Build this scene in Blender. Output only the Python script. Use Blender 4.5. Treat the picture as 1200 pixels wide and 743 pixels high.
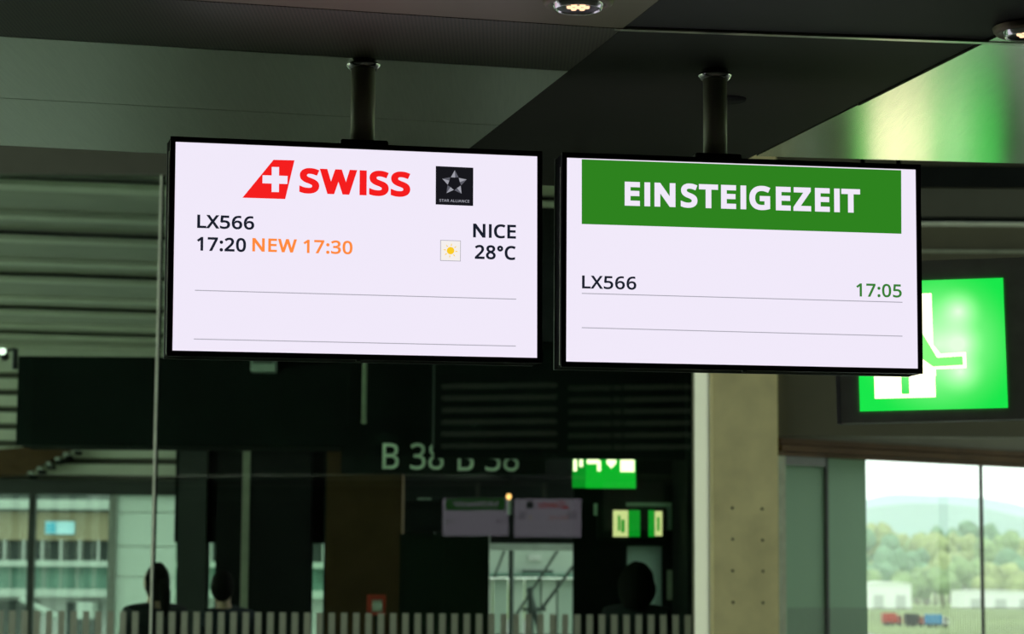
import bpy, bmesh, math, random
from mathutils import Vector, Matrix, noise
random.seed(7)
for o in list(bpy.data.objects): bpy.data.objects.remove(o)
SC = bpy.context.scene
COL = SC.collection
R = math.radians

# ------------------------------------------------------------------ camera
F = 2730.0                       # focal length in pixels of the 1200 x 743 frame
PITCH = math.atan(304.5 / F); ROLL = 0.0068
EYE = Vector((0, 0, 1.65))
_f = Vector((0, math.cos(PITCH), math.sin(PITCH))); _r = Vector((1, 0, 0)); _u = _r.cross(_f)
CR = _r * math.cos(ROLL) + _u * math.sin(ROLL); CU = _u * math.cos(ROLL) - _r * math.sin(ROLL)
cam_d = bpy.data.cameras.new('camera'); cam = bpy.data.objects.new('camera', cam_d); COL.objects.link(cam)
cam_d.sensor_width = 36.0; cam_d.lens = F * 36 / 1200; cam_d.clip_start = 0.05; cam_d.clip_end = 9000
M = Matrix.Identity(4)
for i in range(3): M[i][0] = CR[i]; M[i][1] = CU[i]; M[i][2] = -_f[i]; M[i][3] = EYE[i]
cam.matrix_world = M
cam_d.dof.use_dof = True; cam_d.dof.focus_distance = 4.95; cam_d.dof.aperture_fstop = 7.2
SC.camera = cam
# ------------------------------------------------------------------ world: bright even overcast sky
SKY = 2.1
w = bpy.data.worlds.new('overcast_sky'); SC.world = w; w.use_nodes = True
bg = w.node_tree.nodes['Background']; bg.inputs[0].default_value = (0.96, 1.0, 0.99, 1); bg.inputs[1].default_value = SKY
# ------------------------------------------------------------------ exposure
vs = SC.view_settings
vs.view_transform = 'Standard'; vs.look = 'None'; vs.gamma = 1.0; vs.exposure = 0.0; vs.use_curve_mapping = False

def ray(x, y): return _f + CR * ((x - 600) / F) - CU * ((y - 371.5) / F)
def atY(x, y, Y): d = ray(x, y); return EYE + d * (Y / d.y)
def atZ(x, y, Z): d = ray(x, y); return EYE + d * ((Z - EYE.z) / d.z)
def atPlane(x, y, p, n): d = ray(x, y); return EYE + d * ((p - EYE).dot(n) / d.dot(n))

# ------------------------------------------------------------------ materials
MATS = {}
def s2l(c):
    return tuple((v / 12.92 if v <= 0.04045 else ((v + 0.055) / 1.055) ** 2.4) for v in c)
def mat(name, col, rough=0.6, metal=0.0, var=0.12, scale=12.0, bump=0.0, spec=0.4, stretch=None):
    m = bpy.data.materials.new(name); m.use_nodes = True; nt = m.node_tree; b = nt.nodes['Principled BSDF']
    b.inputs['Roughness'].default_value = rough; b.inputs['Metallic'].default_value = metal
    b.inputs['Specular IOR Level'].default_value = spec
    tc = nt.nodes.new('ShaderNodeTexCoord'); n = nt.nodes.new('ShaderNodeTexNoise'); n.inputs['Scale'].default_value = scale
    n.inputs['Detail'].default_value = 4
    if stretch:
        mp = nt.nodes.new('ShaderNodeMapping'); mp.inputs['Scale'].default_value = stretch
        nt.links.new(tc.outputs['Object'], mp.inputs[0]); nt.links.new(mp.outputs[0], n.inputs['Vector'])
    else: nt.links.new(tc.outputs['Object'], n.inputs['Vector'])
    r = nt.nodes.new('ShaderNodeValToRGB')
    r.color_ramp.elements[0].color = tuple(c * (1 - var) for c in col) + (1,); r.color_ramp.elements[0].position = 0.3
    r.color_ramp.elements[1].color = tuple(min(1, c * (1 + var)) for c in col) + (1,); r.color_ramp.elements[1].position = 0.7
    nt.links.new(n.outputs[0], r.inputs[0]); nt.links.new(r.outputs[0], b.inputs['Base Color'])
    if bump:
        bp = nt.nodes.new('ShaderNodeBump'); bp.inputs['Strength'].default_value = bump; bp.inputs['Distance'].default_value = 0.01
        nt.links.new(n.outputs[0], bp.inputs['Height']); nt.links.new(bp.outputs[0], b.inputs['Normal'])
    MATS[name] = m; return m
def emis(name, col, k=1.0):
    m = bpy.data.materials.new(name); m.use_nodes = True; nt = m.node_tree; nt.nodes.clear()
    e = nt.nodes.new('ShaderNodeEmission'); e.inputs[0].default_value = tuple(col) + (1,); e.inputs[1].default_value = k
    o = nt.nodes.new('ShaderNodeOutputMaterial'); nt.links.new(e.outputs[0], o.inputs[0]); MATS[name] = m; return m
def glass(name, tint, refl_rough=0.0, ior=1.5):
    m = bpy.data.materials.new(name); m.use_nodes = True; nt = m.node_tree; nt.nodes.clear()
    t = nt.nodes.new('ShaderNodeBsdfTransparent'); t.inputs[0].default_value = tuple(tint) + (1,)
    g = nt.nodes.new('ShaderNodeBsdfGlossy'); g.inputs['Roughness'].default_value = refl_rough
    fr = nt.nodes.new('ShaderNodeFresnel'); fr.inputs[0].default_value = ior
    mx = nt.nodes.new('ShaderNodeMixShader'); o = nt.nodes.new('ShaderNodeOutputMaterial')
    ge = nt.nodes.new('ShaderNodeNewGeometry'); ma = nt.nodes.new('ShaderNodeMath'); ma.operation = 'MULTIPLY'; iv = nt.nodes.new('ShaderNodeMath'); iv.operation = 'SUBTRACT'; iv.inputs[0].default_value = 1.0
    nt.links.new(ge.outputs['Backfacing'], iv.inputs[1]); nt.links.new(fr.outputs[0], ma.inputs[0]); nt.links.new(iv.outputs[0], ma.inputs[1])   # reflect once, at the outer face of a pane
    nt.links.new(ma.outputs[0], mx.inputs[0]); nt.links.new(t.outputs[0], mx.inputs[1]); nt.links.new(g.outputs[0], mx.inputs[2])
    nt.links.new(mx.outputs[0], o.inputs[0]); MATS[name] = m; return m
def frosted(name, col, mixd=0.35):
    m = bpy.data.materials.new(name); m.use_nodes = True; nt = m.node_tree; nt.nodes.clear()
    t = nt.nodes.new('ShaderNodeBsdfTranslucent'); t.inputs[0].default_value = tuple(col) + (1,)
    d = nt.nodes.new('ShaderNodeBsdfDiffuse'); d.inputs[0].default_value = tuple(c * 0.8 for c in col) + (1,)
    mx = nt.nodes.new('ShaderNodeMixShader'); mx.inputs[0].default_value = mixd; o = nt.nodes.new('ShaderNodeOutputMaterial')
    ge = nt.nodes.new('ShaderNodeNewGeometry'); tr = nt.nodes.new('ShaderNodeBsdfTransparent'); m2 = nt.nodes.new('ShaderNodeMixShader')   # the film sits on the outer face, the glass body is clear
    nt.links.new(t.outputs[0], mx.inputs[1]); nt.links.new(d.outputs[0], mx.inputs[2])
    nt.links.new(ge.outputs['Backfacing'], m2.inputs[0]); nt.links.new(mx.outputs[0], m2.inputs[1]); nt.links.new(tr.outputs[0], m2.inputs[2]); nt.links.new(m2.outputs[0], o.inputs[0])
    MATS[name] = m; return m

mat('floor_stone', (0.20, 0.21, 0.19), 0.25, 0, 0.15, 6)
mat('dark_ceiling', (0.05, 0.05, 0.045), 0.8)
mat('brushed_metal', (0.76, 0.77, 0.64), 0.27, 1.0, 0.05, 3, stretch=(60, 2, 1))
mat('brushed_metal_shaded', (0.58, 0.61, 0.52), 0.30, 1.0, 0.05, 3, stretch=(60, 2, 1))  # darker copy of the brushed metal, for the strip that reflects less light
mat('brown_metal', (0.165, 0.137, 0.088), 0.5, 0.7, 0.05, 4)
mat('matte_panel', (0.020, 0.020, 0.015), 0.65, 0.0, 0.08, 5, spec=0.2)
mat('trim_metal', (0.55, 0.53, 0.45), 0.3, 1.0, 0.05, 5)
mat('pole_metal', (0.55, 0.55, 0.44), 0.45, 0.1, 0.06, 8)
mat('chrome', (0.7, 0.7, 0.7), 0.15, 1.0, 0.03, 8)
mat('black_plastic', (0.010, 0.010, 0.012), 0.35, 0, 0.1, 20)
mat('black_matte', (0.011, 0.013, 0.012), 0.85, 0, 0.2, 4, spec=0.08)
mat('soffit_black', (0.009, 0.012, 0.011), 0.85, 0, 0.2, 2, spec=0.08)
mat('olive_wall', (0.10, 0.10, 0.075), 0.7, 0, 0.08, 3)
mat('brown_wall', (0.105, 0.098, 0.062), 0.6, 0, 0.08, 3)
mat('brown_trim', (0.085, 0.047, 0.022), 0.6, 0, 0.15, 5, spec=0.12)
mat('concrete', (0.74, 0.64, 0.34), 0.75, 0, 0.12, 4, 0.15)
mat('dark_hole', (0.05, 0.045, 0.03), 0.9)
mat('slat_paint', (0.64, 0.65, 0.55), 0.5, 0, 0.06, 3)
mat('slat_grey', (0.38, 0.38, 0.32), 0.55, 0, 0.1, 2)
mat('dark_post', (0.03, 0.036, 0.032), 0.6, 0, 0.15, 3)
mat('olive_post', (0.28, 0.30, 0.22), 0.6)
mat('pale_edge', (0.72, 0.76, 0.62), 0.3)
mat('stripe_film', (0.30, 0.32, 0.24), 0.8, 0, 0.05, 20)
mat('case_grey', (0.30, 0.31, 0.26), 0.6, spec=0.2)
mat('grey_paint', (0.10, 0.105, 0.10), 0.5)
mat('light_grey', (0.40, 0.43, 0.40), 0.5)
mat('letter_grey', (0.75, 0.80, 0.68), 0.6)
mat('cabinet_green', (0.010, 0.017, 0.011), 0.4, spec=0.2)
mat('red_paint', (0.55, 0.05, 0.03), 0.5); mat('white_paint', (0.8, 0.8, 0.76), 0.5)
mat('hair_dark', (0.008, 0.007, 0.006), 0.85, 0, 0.3, 40, 0.5, spec=0.1); mat('skin', (0.42, 0.26, 0.19), 0.55, 0, 0.06, 20)
mat('cloth_dark', (0.018, 0.019, 0.022), 0.9, 0, 0.2, 60, 0.2); mat('cloth_navy', (0.02, 0.024, 0.035), 0.9, 0, 0.2, 60, 0.2)
mat('wall_paint', (0.05, 0.05, 0.043), 0.8, 0, 0.06, 2)
mat('grass', (0.26, 0.34, 0.14), 0.95, 0, 0.25, 0.05); mat('apron', (0.36, 0.37, 0.35), 0.9, 0, 0.1, 0.2)
mat('jet_panel', (0.26, 0.33, 0.28), 0.7, 0, 0.08, 1)
mat('pale_concrete', (0.34, 0.40, 0.35), 0.8, 0, 0.08, 1)
mat('tan_wall', (0.24, 0.21, 0.13), 0.8, 0, 0.06, 1); mat('white_wall', (0.70, 0.73, 0.69), 0.7, 0, 0.05, 1)
mat('dark_glazing', (0.04, 0.052, 0.046), 0.5, spec=0.15); mat('teal_glazing', (0.13, 0.24, 0.19), 0.5, 0, 0.3, 1.5, spec=0.15)
mat('blue_sign', (0.08, 0.42, 0.58), 0.5, 0, 0.1, 1); mat('pale_blue', (0.38, 0.66, 0.74), 0.5)
mat('steel_dark', (0.05, 0.065, 0.06), 0.5, 0.3); mat('bark', (0.10, 0.075, 0.05), 0.9)
mat('hill_far', (0.26, 0.40, 0.42), 1.0, 0, 0.08, 0.004); mat('hill_near', (0.13, 0.27, 0.23), 1.0, 0, 0.15, 0.01)  # haze of distance is mixed into both hill colours
mat('leaf_a', (0.20, 0.30, 0.12), 0.9, 0, 0.35, 0.35); mat('leaf_b', (0.28, 0.34, 0.13), 0.9, 0, 0.35, 0.35); mat('leaf_c', (0.14, 0.26, 0.14), 0.9, 0, 0.35, 0.35)
mat('blue_paint', (0.05, 0.28, 0.55), 0.5); mat('tyre', (0.02, 0.02, 0.02), 0.8)
glass('pane_green', (0.88, 0.98, 0.90), 0.0, 1.8); glass('pane_clear', (0.94, 0.99, 0.96), 0.0, 1.6)
glass('pane_left', (0.93, 0.99, 0.91), 0.0, 1.6)
frosted('frost_pale', (0.92, 0.98, 0.74), 0.05); frosted('frost_green', (0.23, 0.37, 0.25), 0.25); frosted('frost_side', (0.36, 0.47, 0.38), 0.25); frosted('frost_teal', (0.20, 0.29, 0.24), 0.25)
SCR = s2l((0.945, 0.915, 0.98))
emis('screen_white', SCR, 1.0); emis('screen_text', s2l((0.10, 0.12, 0.17)), 1.0); emis('screen_red', s2l((0.96, 0.12, 0.12)))
emis('screen_orange', s2l((1.0, 0.55, 0.24))); emis('screen_green', s2l((0.18, 0.51, 0.12))); emis('screen_green_text', s2l((0.22, 0.50, 0.20)))
emis('screen_black', s2l((0.09, 0.09, 0.11))); emis('screen_silver', s2l((0.62, 0.62, 0.66))); emis('screen_silver_dark', s2l((0.36, 0.36, 0.40)))
emis('screen_line', s2l((0.66, 0.65, 0.70))); emis('screen_yellow', s2l((0.98, 0.80, 0.15))); emis('screen_cream', s2l((0.96, 0.94, 0.93)))
emis('led_warm', (1.0, 0.62, 0.36), 1.6); emis('glint_orange', (1.0, 0.45, 0.15), 2.5); emis('lamp_white', (0.9, 1.0, 0.9), 2.0)
emis('sign_white', (1.0, 0.95, 0.60), 2.2); emis('sign_cream', (1.0, 0.98, 0.62), 1.1)
emis('sign_green_flat', (0.006, 0.50, 0.03), 1.0); emis('sign_green_side', (0.004, 0.30, 0.02), 1.0); emis('sign_yellow', (0.80, 0.78, 0.34), 1.0)
emis('sign_arm', (0.25, 1.0, 0.22), 1.0)
def sign_green():   # backlit film, brighter over its three tubes of LEDs
    m = emis('sign_green', (0.01, 0.78, 0.07), 1.0); nt = m.node_tree; e = [n for n in nt.nodes if n.type == 'EMISSION'][0]
    tc = nt.nodes.new('ShaderNodeTexCoord'); acc = None
    for cx, cz, r, k in ((0.085, 0.10, 0.085, 0.8), (0.085, 0.0, 0.085, 0.8), (0.085, -0.085, 0.085, 0.7), (0.02, 0.0, 0.26, 0.85)):
        mp = nt.nodes.new('ShaderNodeMapping'); mp.vector_type = 'TEXTURE'; mp.inputs['Location'].default_value = (cx, 0, cz)
        mp.inputs['Scale'].default_value = (r, 1, r * 1.0); nt.links.new(tc.outputs['Object'], mp.inputs[0])
        g = nt.nodes.new('ShaderNodeTexGradient'); g.gradient_type = 'QUADRATIC_SPHERE'; nt.links.new(mp.outputs[0], g.inputs[0])
        mu = nt.nodes.new('ShaderNodeMath'); mu.operation = 'MULTIPLY'; mu.inputs[1].default_value = k; nt.links.new(g.outputs['Fac'], mu.inputs[0])
        if acc is None: acc = mu
        else:
            ad = nt.nodes.new('ShaderNodeMath'); nt.links.new(acc.outputs[0], ad.inputs[0]); nt.links.new(mu.outputs[0], ad.inputs[1]); acc = ad
    mx = nt.nodes.new('ShaderNodeMix'); mx.data_type = 'RGBA'; mx.inputs['A'].default_value = (0.010, 0.80, 0.07, 1); mx.inputs['B'].default_value = (0.80, 1.5, 0.75, 1)
    nt.links.new(acc.outputs[0], mx.inputs['Factor']); nt.links.new(mx.outputs['Result'], e.inputs[0]); return m
sign_green()
def perforated():
    m = mat('perforated_metal', (0.12, 0.11, 0.085), 0.5, 0.4); nt = m.node_tree; b = nt.nodes['Principled BSDF']
    tc = nt.nodes.new('ShaderNodeTexCoord'); v = nt.nodes.new('ShaderNodeTexVoronoi'); v.inputs['Scale'].default_value = 130; v.inputs['Randomness'].default_value = 0
    r = nt.nodes.new('ShaderNodeValToRGB'); r.color_ramp.elements[0].position = 0.25; r.color_ramp.elements[1].position = 0.35
    r.color_ramp.elements[0].color = (0.02, 0.018, 0.012, 1); r.color_ramp.elements[1].color = (0.085, 0.076, 0.05, 1)
    nt.links.new(tc.outputs['Object'], v.inputs['Vector']); nt.links.new(v.outputs['Distance'], r.inputs[0]); nt.links.new(r.outputs[0], b.inputs['Base Color'])
perforated()

# ------------------------------------------------------------------ mesh helpers
def obj(name, bm, material, parent=None, smooth=False):
    bmesh.ops.recalc_face_normals(bm, faces=bm.faces)
    me = bpy.data.meshes.new(name); bm.to_mesh(me); bm.free()
    if smooth:
        for p in me.polygons: p.use_smooth = True
    o = bpy.data.objects.new(name, me); COL.objects.link(o)
    me.materials.append(MATS[material] if isinstance(material, str) else material)
    if parent: o.parent = parent
    return o
def box(bm, x0, x1, y0, y1, z0, z1, mtx=None):
    vv = [bm.verts.new((x, y, z)) for z in (z0, z1) for (x, y) in ((x0, y0), (x1, y0), (x1, y1), (x0, y1))]
    for f in ((0, 3, 2, 1), (4, 5, 6, 7), (0, 1, 5, 4), (1, 2, 6, 5), (2, 3, 7, 6), (3, 0, 4, 7)): bm.faces.new([vv[i] for i in f])
    if mtx is not None:
        for v in vv: v.co = mtx @ v.co
    return vv
def bbox(name, x0, x1, y0, y1, z0, z1, m, parent=None, bev=0.0, mtx=None):
    bm = bmesh.new(); box(bm, x0, x1, y0, y1, z0, z1)
    if bev: bmesh.ops.bevel(bm, geom=bm.edges[:], offset=bev, segments=2, affect='EDGES')
    if mtx is not None: bmesh.ops.transform(bm, matrix=mtx, verts=bm.verts)
    return obj(name, bm, m, parent)
def prism(name, pts, z0, z1, m, parent=None, axis='Z'):
    """extruded polygon: pts in XY extruded along Z (or in XZ extruded along Y)"""
    bm = bmesh.new()
    mk = (lambda p, h: (p[0], p[1], h)) if axis == 'Z' else (lambda p, h: (p[0], h, p[1]))
    a = [bm.verts.new(mk(p, z0)) for p in pts]; b = [bm.verts.new(mk(p, z1)) for p in pts]; n = len(pts)
    bm.faces.new(a); bm.faces.new(b)
    for i in range(n): bm.faces.new((a[i], a[(i + 1) % n], b[(i + 1) % n], b[i]))
    return obj(name, bm, m, parent)
def lathe(name, prof, m, parent=None, seg=32, mtx=None, smooth=True):
    bm = bmesh.new(); rings = []
    for (r, z) in prof:
        rings.append([bm.verts.new((max(r, 1e-5) * math.cos(2 * math.pi * k / seg), max(r, 1e-5) * math.sin(2 * math.pi * k / seg), z)) for k in range(seg)])
    for a, b in zip(rings[:-1], rings[1:]):
        for k in range(seg): bm.faces.new((a[k], a[(k + 1) % seg], b[(k + 1) % seg], b[k]))
    if mtx is not None: bmesh.ops.transform(bm, matrix=mtx, verts=bm.verts)
    return obj(name, bm, m, parent, smooth)
def bar(name, p, q, r, m, parent=None, seg=10):
    p, q = Vector(p), Vector(q); d = q - p
    mtx = Matrix.Translation(p) @ d.to_track_quat('Z', 'Y').to_matrix().to_4x4()
    return lathe(name, [(0, 0), (r, 0), (r, d.length), (0, d.length)], m, parent, seg, mtx, False)
def empty(name, loc=(0, 0, 0)):
    o = bpy.data.objects.new(name, None); COL.objects.link(o); o.location = loc; o.empty_display_size = 0.1; return o
def tag(o, label, cat, group=None):
    o['label'] = label; o['category'] = cat
    if group: o['group'] = group
    return o
def struct(o, label=None, cat='wall'):
    o['kind'] = 'structure'
    if label: o['label'] = label; o['category'] = cat
    return o
def pxbox(name, x0, x1, y0, y1, Y, depth, m, parent=None, bev=0.0, z0=None, z1=None):
    """upright box whose front stands at distance Y; x0..y1 say where its front outline falls"""
    a = atY(x0, (y0 + y1) / 2, Y); b = atY(x1, (y0 + y1) / 2, Y); xm = (x0 + x1) / 2
    t = atY(xm, y0, Y).z if z1 is None else z1; l = atY(xm, y1, Y).z if z0 is None else z0
    return bbox(name, a.x, b.x, Y, Y + depth, l, t, m, parent, bev)
GLYPHS = {"S":[369,[[166,-7,140,-6,115,-4,91,-1,70,4,51,10,34,16,34,74,51,67,72,60,94,54,118,50,144,47,169,46,201,48,229,55,249,66,264,82,274,101,277,123,276,138,272,151,267,163,258,173,247,183,232,192,214,202,191,212,164,222,127,237,95,256,72,276,54,300,44,330,40,364,42,388,49,410,60,429,74,446,93,460,114,471,138,480,165,485,193,486,219,485,243,483,266,479,287,473,307,467,326,459,307,408,290,414,272,421,253,426,233,430,213,432,192,433,165,431,142,425,124,414,112,400,104,383,101,363,103,348,106,335,111,323,120,313,131,303,144,294,161,285,182,276,206,267,233,256,257,245,278,233,295,221,311,206,322,191,330,173,335,152,337,128,332,89,316,55,291,29,257,9,214,-3]]],"W":[625,[[135,0,8,480,71,480,146,187,151,167,155,146,160,127,163,108,166,90,169,73,171,90,175,110,179,130,183,150,189,170,194,190,279,480,341,480,429,188,435,168,441,147,445,127,449,107,453,89,455,73,458,89,461,108,465,127,469,146,474,167,479,187,553,480,616,480,488,0,427,0,334,314,323,353,320,366,317,377,314,388,310,409,309,401,306,388,303,372,298,353,293,332,287,312,196,0]]],"I":[191,[[65,0,126,0,126,480,65,480]]],"L":[352,[[65,0,65,480,126,480,126,54,335,54,335,0]]],"X":[394,[[3,0,162,250,13,480,80,480,197,291,316,480,379,480,231,251,391,0,322,0,195,208,66,0]]],"5":[384,[[167,-7,143,-6,119,-4,97,0,77,5,58,12,42,19,42,75,59,66,79,58,101,52,124,47,146,45,167,44,200,46,229,55,253,69,271,88,282,115,285,147,282,176,272,200,257,219,234,233,203,242,165,244,152,244,138,243,122,241,107,239,94,237,83,234,54,253,72,480,312,480,312,426,122,426,111,287,142,291,155,293,170,294,185,294,230,290,270,278,302,257,326,230,341,194,346,153,341,107,325,68,299,36,263,12,218,-2]]],"6":[384,[[200,-7,171,-4,143,4,118,16,95,34,75,58,59,86,47,120,39,160,37,205,38,239,41,273,46,307,54,339,65,369,79,397,97,422,119,444,146,462,177,475,214,484,257,486,266,486,277,486,288,485,298,484,308,482,316,480,316,430,307,432,298,434,288,436,278,437,268,438,258,438,229,436,203,431,181,422,162,411,145,397,132,380,121,362,112,341,106,318,101,295,98,269,96,244,100,244,112,259,126,272,143,284,163,293,187,298,214,300,252,296,286,283,314,262,335,234,348,197,353,154,348,108,334,68,311,36,281,13,243,-2],[199,43,226,46,249,55,268,70,282,91,291,120,294,154,292,183,284,207,271,227,253,242,230,251,201,254,182,252,163,248,146,241,132,231,120,220,110,208,103,194,98,180,97,166,98,147,102,127,108,108,117,91,129,75,142,61,159,51,178,45]]],"1":[384,[[181,0,181,335,181,353,181,369,181,381,183,418,164,400,142,381,91,339,60,379,189,480,238,480,238,0]]],"7":[384,[[91,0,288,426,30,426,30,480,351,480,351,434,156,0]]],":":[180,[[89,278,79,279,69,283,60,289,54,297,50,309,48,324,50,339,54,351,60,359,69,365,79,368,89,369,100,368,110,365,119,359,126,351,130,339,132,324,130,309,126,297,119,289,110,283,100,279],[89,-9,79,-8,69,-5,60,1,54,10,50,22,48,36,50,51,54,63,60,71,69,77,79,80,89,81,100,80,110,77,119,71,126,63,130,51,132,36,130,22,126,10,119,1,110,-5,100,-8]]],"2":[384,[[32,0,32,49,158,176,181,199,201,221,219,240,234,259,247,278,257,296,264,314,268,335,269,355,267,379,259,400,246,415,229,427,208,434,185,436,163,435,142,430,123,424,106,415,87,403,69,390,38,430,57,445,79,458,102,470,128,479,156,484,185,486,226,483,262,471,291,452,312,427,326,395,330,359,328,334,323,310,314,288,303,267,288,245,271,224,252,202,230,179,207,155,107,56,107,54,349,54,349,0]]],"0":[384,[[191,-7,142,0,102,23,72,59,50,108,37,169,33,240,35,289,40,335,49,373,61,407,78,436,99,458,125,474,156,484,191,487,240,480,281,458,312,422,333,374,347,312,351,240,349,192,344,147,335,108,322,74,305,45,284,23,259,7,227,-3],[191,44,224,49,250,66,268,92,281,130,289,180,291,240,289,300,281,350,268,388,250,415,224,431,191,437,159,431,133,415,115,388,102,350,94,300,92,240,94,181,102,130,115,93,133,66,159,49]]],"N":[510,[[65,0,65,480,135,480,391,83,394,83,392,115,390,162,389,178,389,194,389,209,389,480,445,480,445,0,375,0,118,398,116,398,117,381,118,362,119,340,120,317,121,292,121,268,121,0]]],"E":[373,[[65,0,65,480,333,480,333,426,126,426,126,277,321,277,321,224,126,224,126,53,333,53,333,0]]],"3":[384,[[162,-7,138,-6,114,-4,92,-1,71,4,50,11,30,19,30,75,51,65,73,58,95,51,118,47,141,44,163,43,201,46,233,54,256,68,271,87,281,111,284,138,280,165,268,187,249,202,222,213,189,220,150,222,103,222,103,273,150,273,186,275,217,284,240,298,257,316,267,338,271,363,268,385,260,403,247,417,230,428,208,434,183,437,159,435,136,431,117,425,99,417,80,407,62,396,33,437,51,449,73,461,96,471,123,480,152,485,183,486,228,483,266,471,294,453,315,429,327,400,331,367,328,338,319,311,304,290,284,274,260,261,232,253,232,250,267,243,296,231,318,214,333,192,343,166,346,136,344,110,337,85,326,62,311,42,291,25,266,11,237,1,201,-5]]],"C":[424,[[261,-7,216,-3,174,7,139,24,109,46,84,75,65,109,52,148,44,193,41,240,44,286,53,330,67,368,88,402,114,432,146,455,182,472,225,483,271,486,319,483,364,474,404,458,379,407,364,413,347,420,330,425,312,430,291,432,271,433,223,428,182,410,149,381,125,343,110,295,105,240,109,185,123,137,146,98,178,70,220,52,270,46,290,47,311,49,330,52,348,56,367,60,385,65,385,13,367,7,348,2,329,-2,309,-5,286,-6]]],"8":[384,[[193,-7,146,-3,106,9,75,27,52,53,37,85,33,122,34,143,39,162,47,179,57,195,69,209,83,221,99,232,115,242,132,251,110,265,90,281,73,299,59,320,51,345,48,372,50,395,57,416,67,434,81,450,98,463,118,473,140,480,165,485,191,486,231,483,266,473,295,457,317,434,331,405,335,371,334,353,330,336,323,321,314,307,302,294,289,283,275,273,260,263,244,254,263,244,281,233,298,222,312,210,326,196,336,181,344,164,349,145,351,124,346,87,331,55,308,29,277,9,238,-3],[194,277,216,287,236,299,253,312,266,328,274,347,277,369,274,390,266,407,253,421,236,431,215,437,191,439,168,437,147,431,130,421,117,407,109,390,106,369,107,354,111,340,118,328,127,317,137,307,150,299,164,292,179,284],[192,40,222,43,247,51,267,63,281,80,290,101,293,124,290,145,280,165,265,182,245,196,220,210,192,222,181,226,154,213,131,199,114,183,101,165,93,145,91,122,93,100,102,80,116,63,135,51,161,43]]],"\u00b0":[403,[[64,0,64,480,339,480,339,0],[98,34,306,34,306,445,98,445]]],"T":[373,[[156,0,156,426,7,426,7,480,366,480,366,426,217,426,217,0]]],"G":[489,[[271,-7,224,-3,181,7,145,23,114,46,88,75,67,108,53,147,44,192,41,240,44,287,54,332,71,370,93,404,122,433,155,456,195,473,240,483,289,486,316,485,341,483,366,479,389,473,412,466,433,458,410,406,392,413,373,419,352,425,331,430,308,432,286,433,233,428,188,410,152,381,126,343,109,295,104,240,106,204,112,169,123,139,137,112,157,88,181,70,210,57,245,48,285,46,305,46,323,47,338,49,353,51,366,54,379,57,379,199,273,199,273,253,439,253,439,18,413,10,387,4,361,-1,333,-4,303,-6]]],"Z":[384,[[26,0,26,46,278,426,34,426,34,480,351,480,351,434,99,54,358,54,358,0]]],"B":[437,[[65,0,65,480,202,480,257,477,303,468,338,453,363,431,379,400,384,361,382,334,374,310,361,290,343,274,320,262,293,255,293,251,312,247,331,241,348,234,363,224,376,212,386,197,394,180,399,160,400,136,395,97,380,62,356,36,323,16,281,4,234,0],[126,275,214,275,251,278,280,284,299,295,311,310,319,330,322,354,319,378,309,397,294,411,272,420,242,426,205,428,126,428],[126,51,222,51,260,54,290,62,311,76,325,94,333,116,336,141,333,164,324,185,310,202,288,215,257,222,218,225,126,225]]],"A":[429,[[0,0,187,482,242,482,428,0,366,0,308,148,118,148,61,0],[138,202,290,202,236,347,230,367,221,396,214,419,210,405,207,392,203,378,193,347]]],"R":[418,[[65,0,65,480,197,480,251,476,296,464,329,446,353,419,367,385,372,343,371,319,366,298,358,279,348,264,336,250,322,239,307,229,292,221,276,215,408,0,337,0,221,198,126,198,126,0],[126,249,197,249,233,252,262,260,283,272,298,290,307,313,310,340,307,369,297,391,281,407,259,418,230,425,194,427,126,427]]],"D":[490,[[65,0,65,480,213,480,259,477,301,467,338,453,371,432,399,405,420,374,436,337,446,293,449,244,442,171,420,109,383,61,334,28,271,7,199,0],[126,52,191,52,276,64,337,99,373,159,385,242,380,300,364,348,338,383,303,408,257,423,204,428,126,428]]]}
GLYPHS['N'] = [526, [[65, 0, 65, 480, 140, 480, 400, 105, 400, 480, 461, 480, 461, 0, 386, 0, 126, 375, 126, 0]]]
GLYPHS['W'] = [622, [[14, 480, 80, 480, 179, 100, 289, 480, 359, 480, 469, 100, 568, 480, 634, 480, 504, 0, 434, 0, 324, 375, 214, 0, 144, 0]]]
GLYPHS['\u00b0'] = [260, [[int(v) for k in range(20) for v in (130 + r_ * math.cos(s_ * k * math.pi / 10), 390 + r_ * math.sin(s_ * k * math.pi / 10))] for r_, s_ in ((92, 1), (46, -1))]]
def text_mesh(body, bold=0.0, spacing=1.0):
    """sans-serif lettering from the outline table: (advance, contours)"""
    cu = bpy.data.curves.new('t', 'CURVE'); cu.dimensions = '2D'; cu.fill_mode = 'BOTH'; cu.offset = bold
    x = 0
    for ch in body:
        if ch == ' ': x += 190; continue
        adv, cs = GLYPHS[ch]
        for c in cs:
            sp = cu.splines.new('POLY'); n = len(c) // 2; sp.points.add(n - 1); sp.use_cyclic_u = True
            for i in range(n): sp.points[i].co = ((c[2 * i] + x) / 1000, c[2 * i + 1] / 1000, 0, 1)
        x += adv * spacing
    o = bpy.data.objects.new('t', cu); COL.objects.link(o)
    dg = bpy.context.evaluated_depsgraph_get(); me = bpy.data.meshes.new_from_object(o.evaluated_get(dg))
    bpy.data.objects.remove(o); bpy.data.curves.remove(cu); return me
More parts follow.
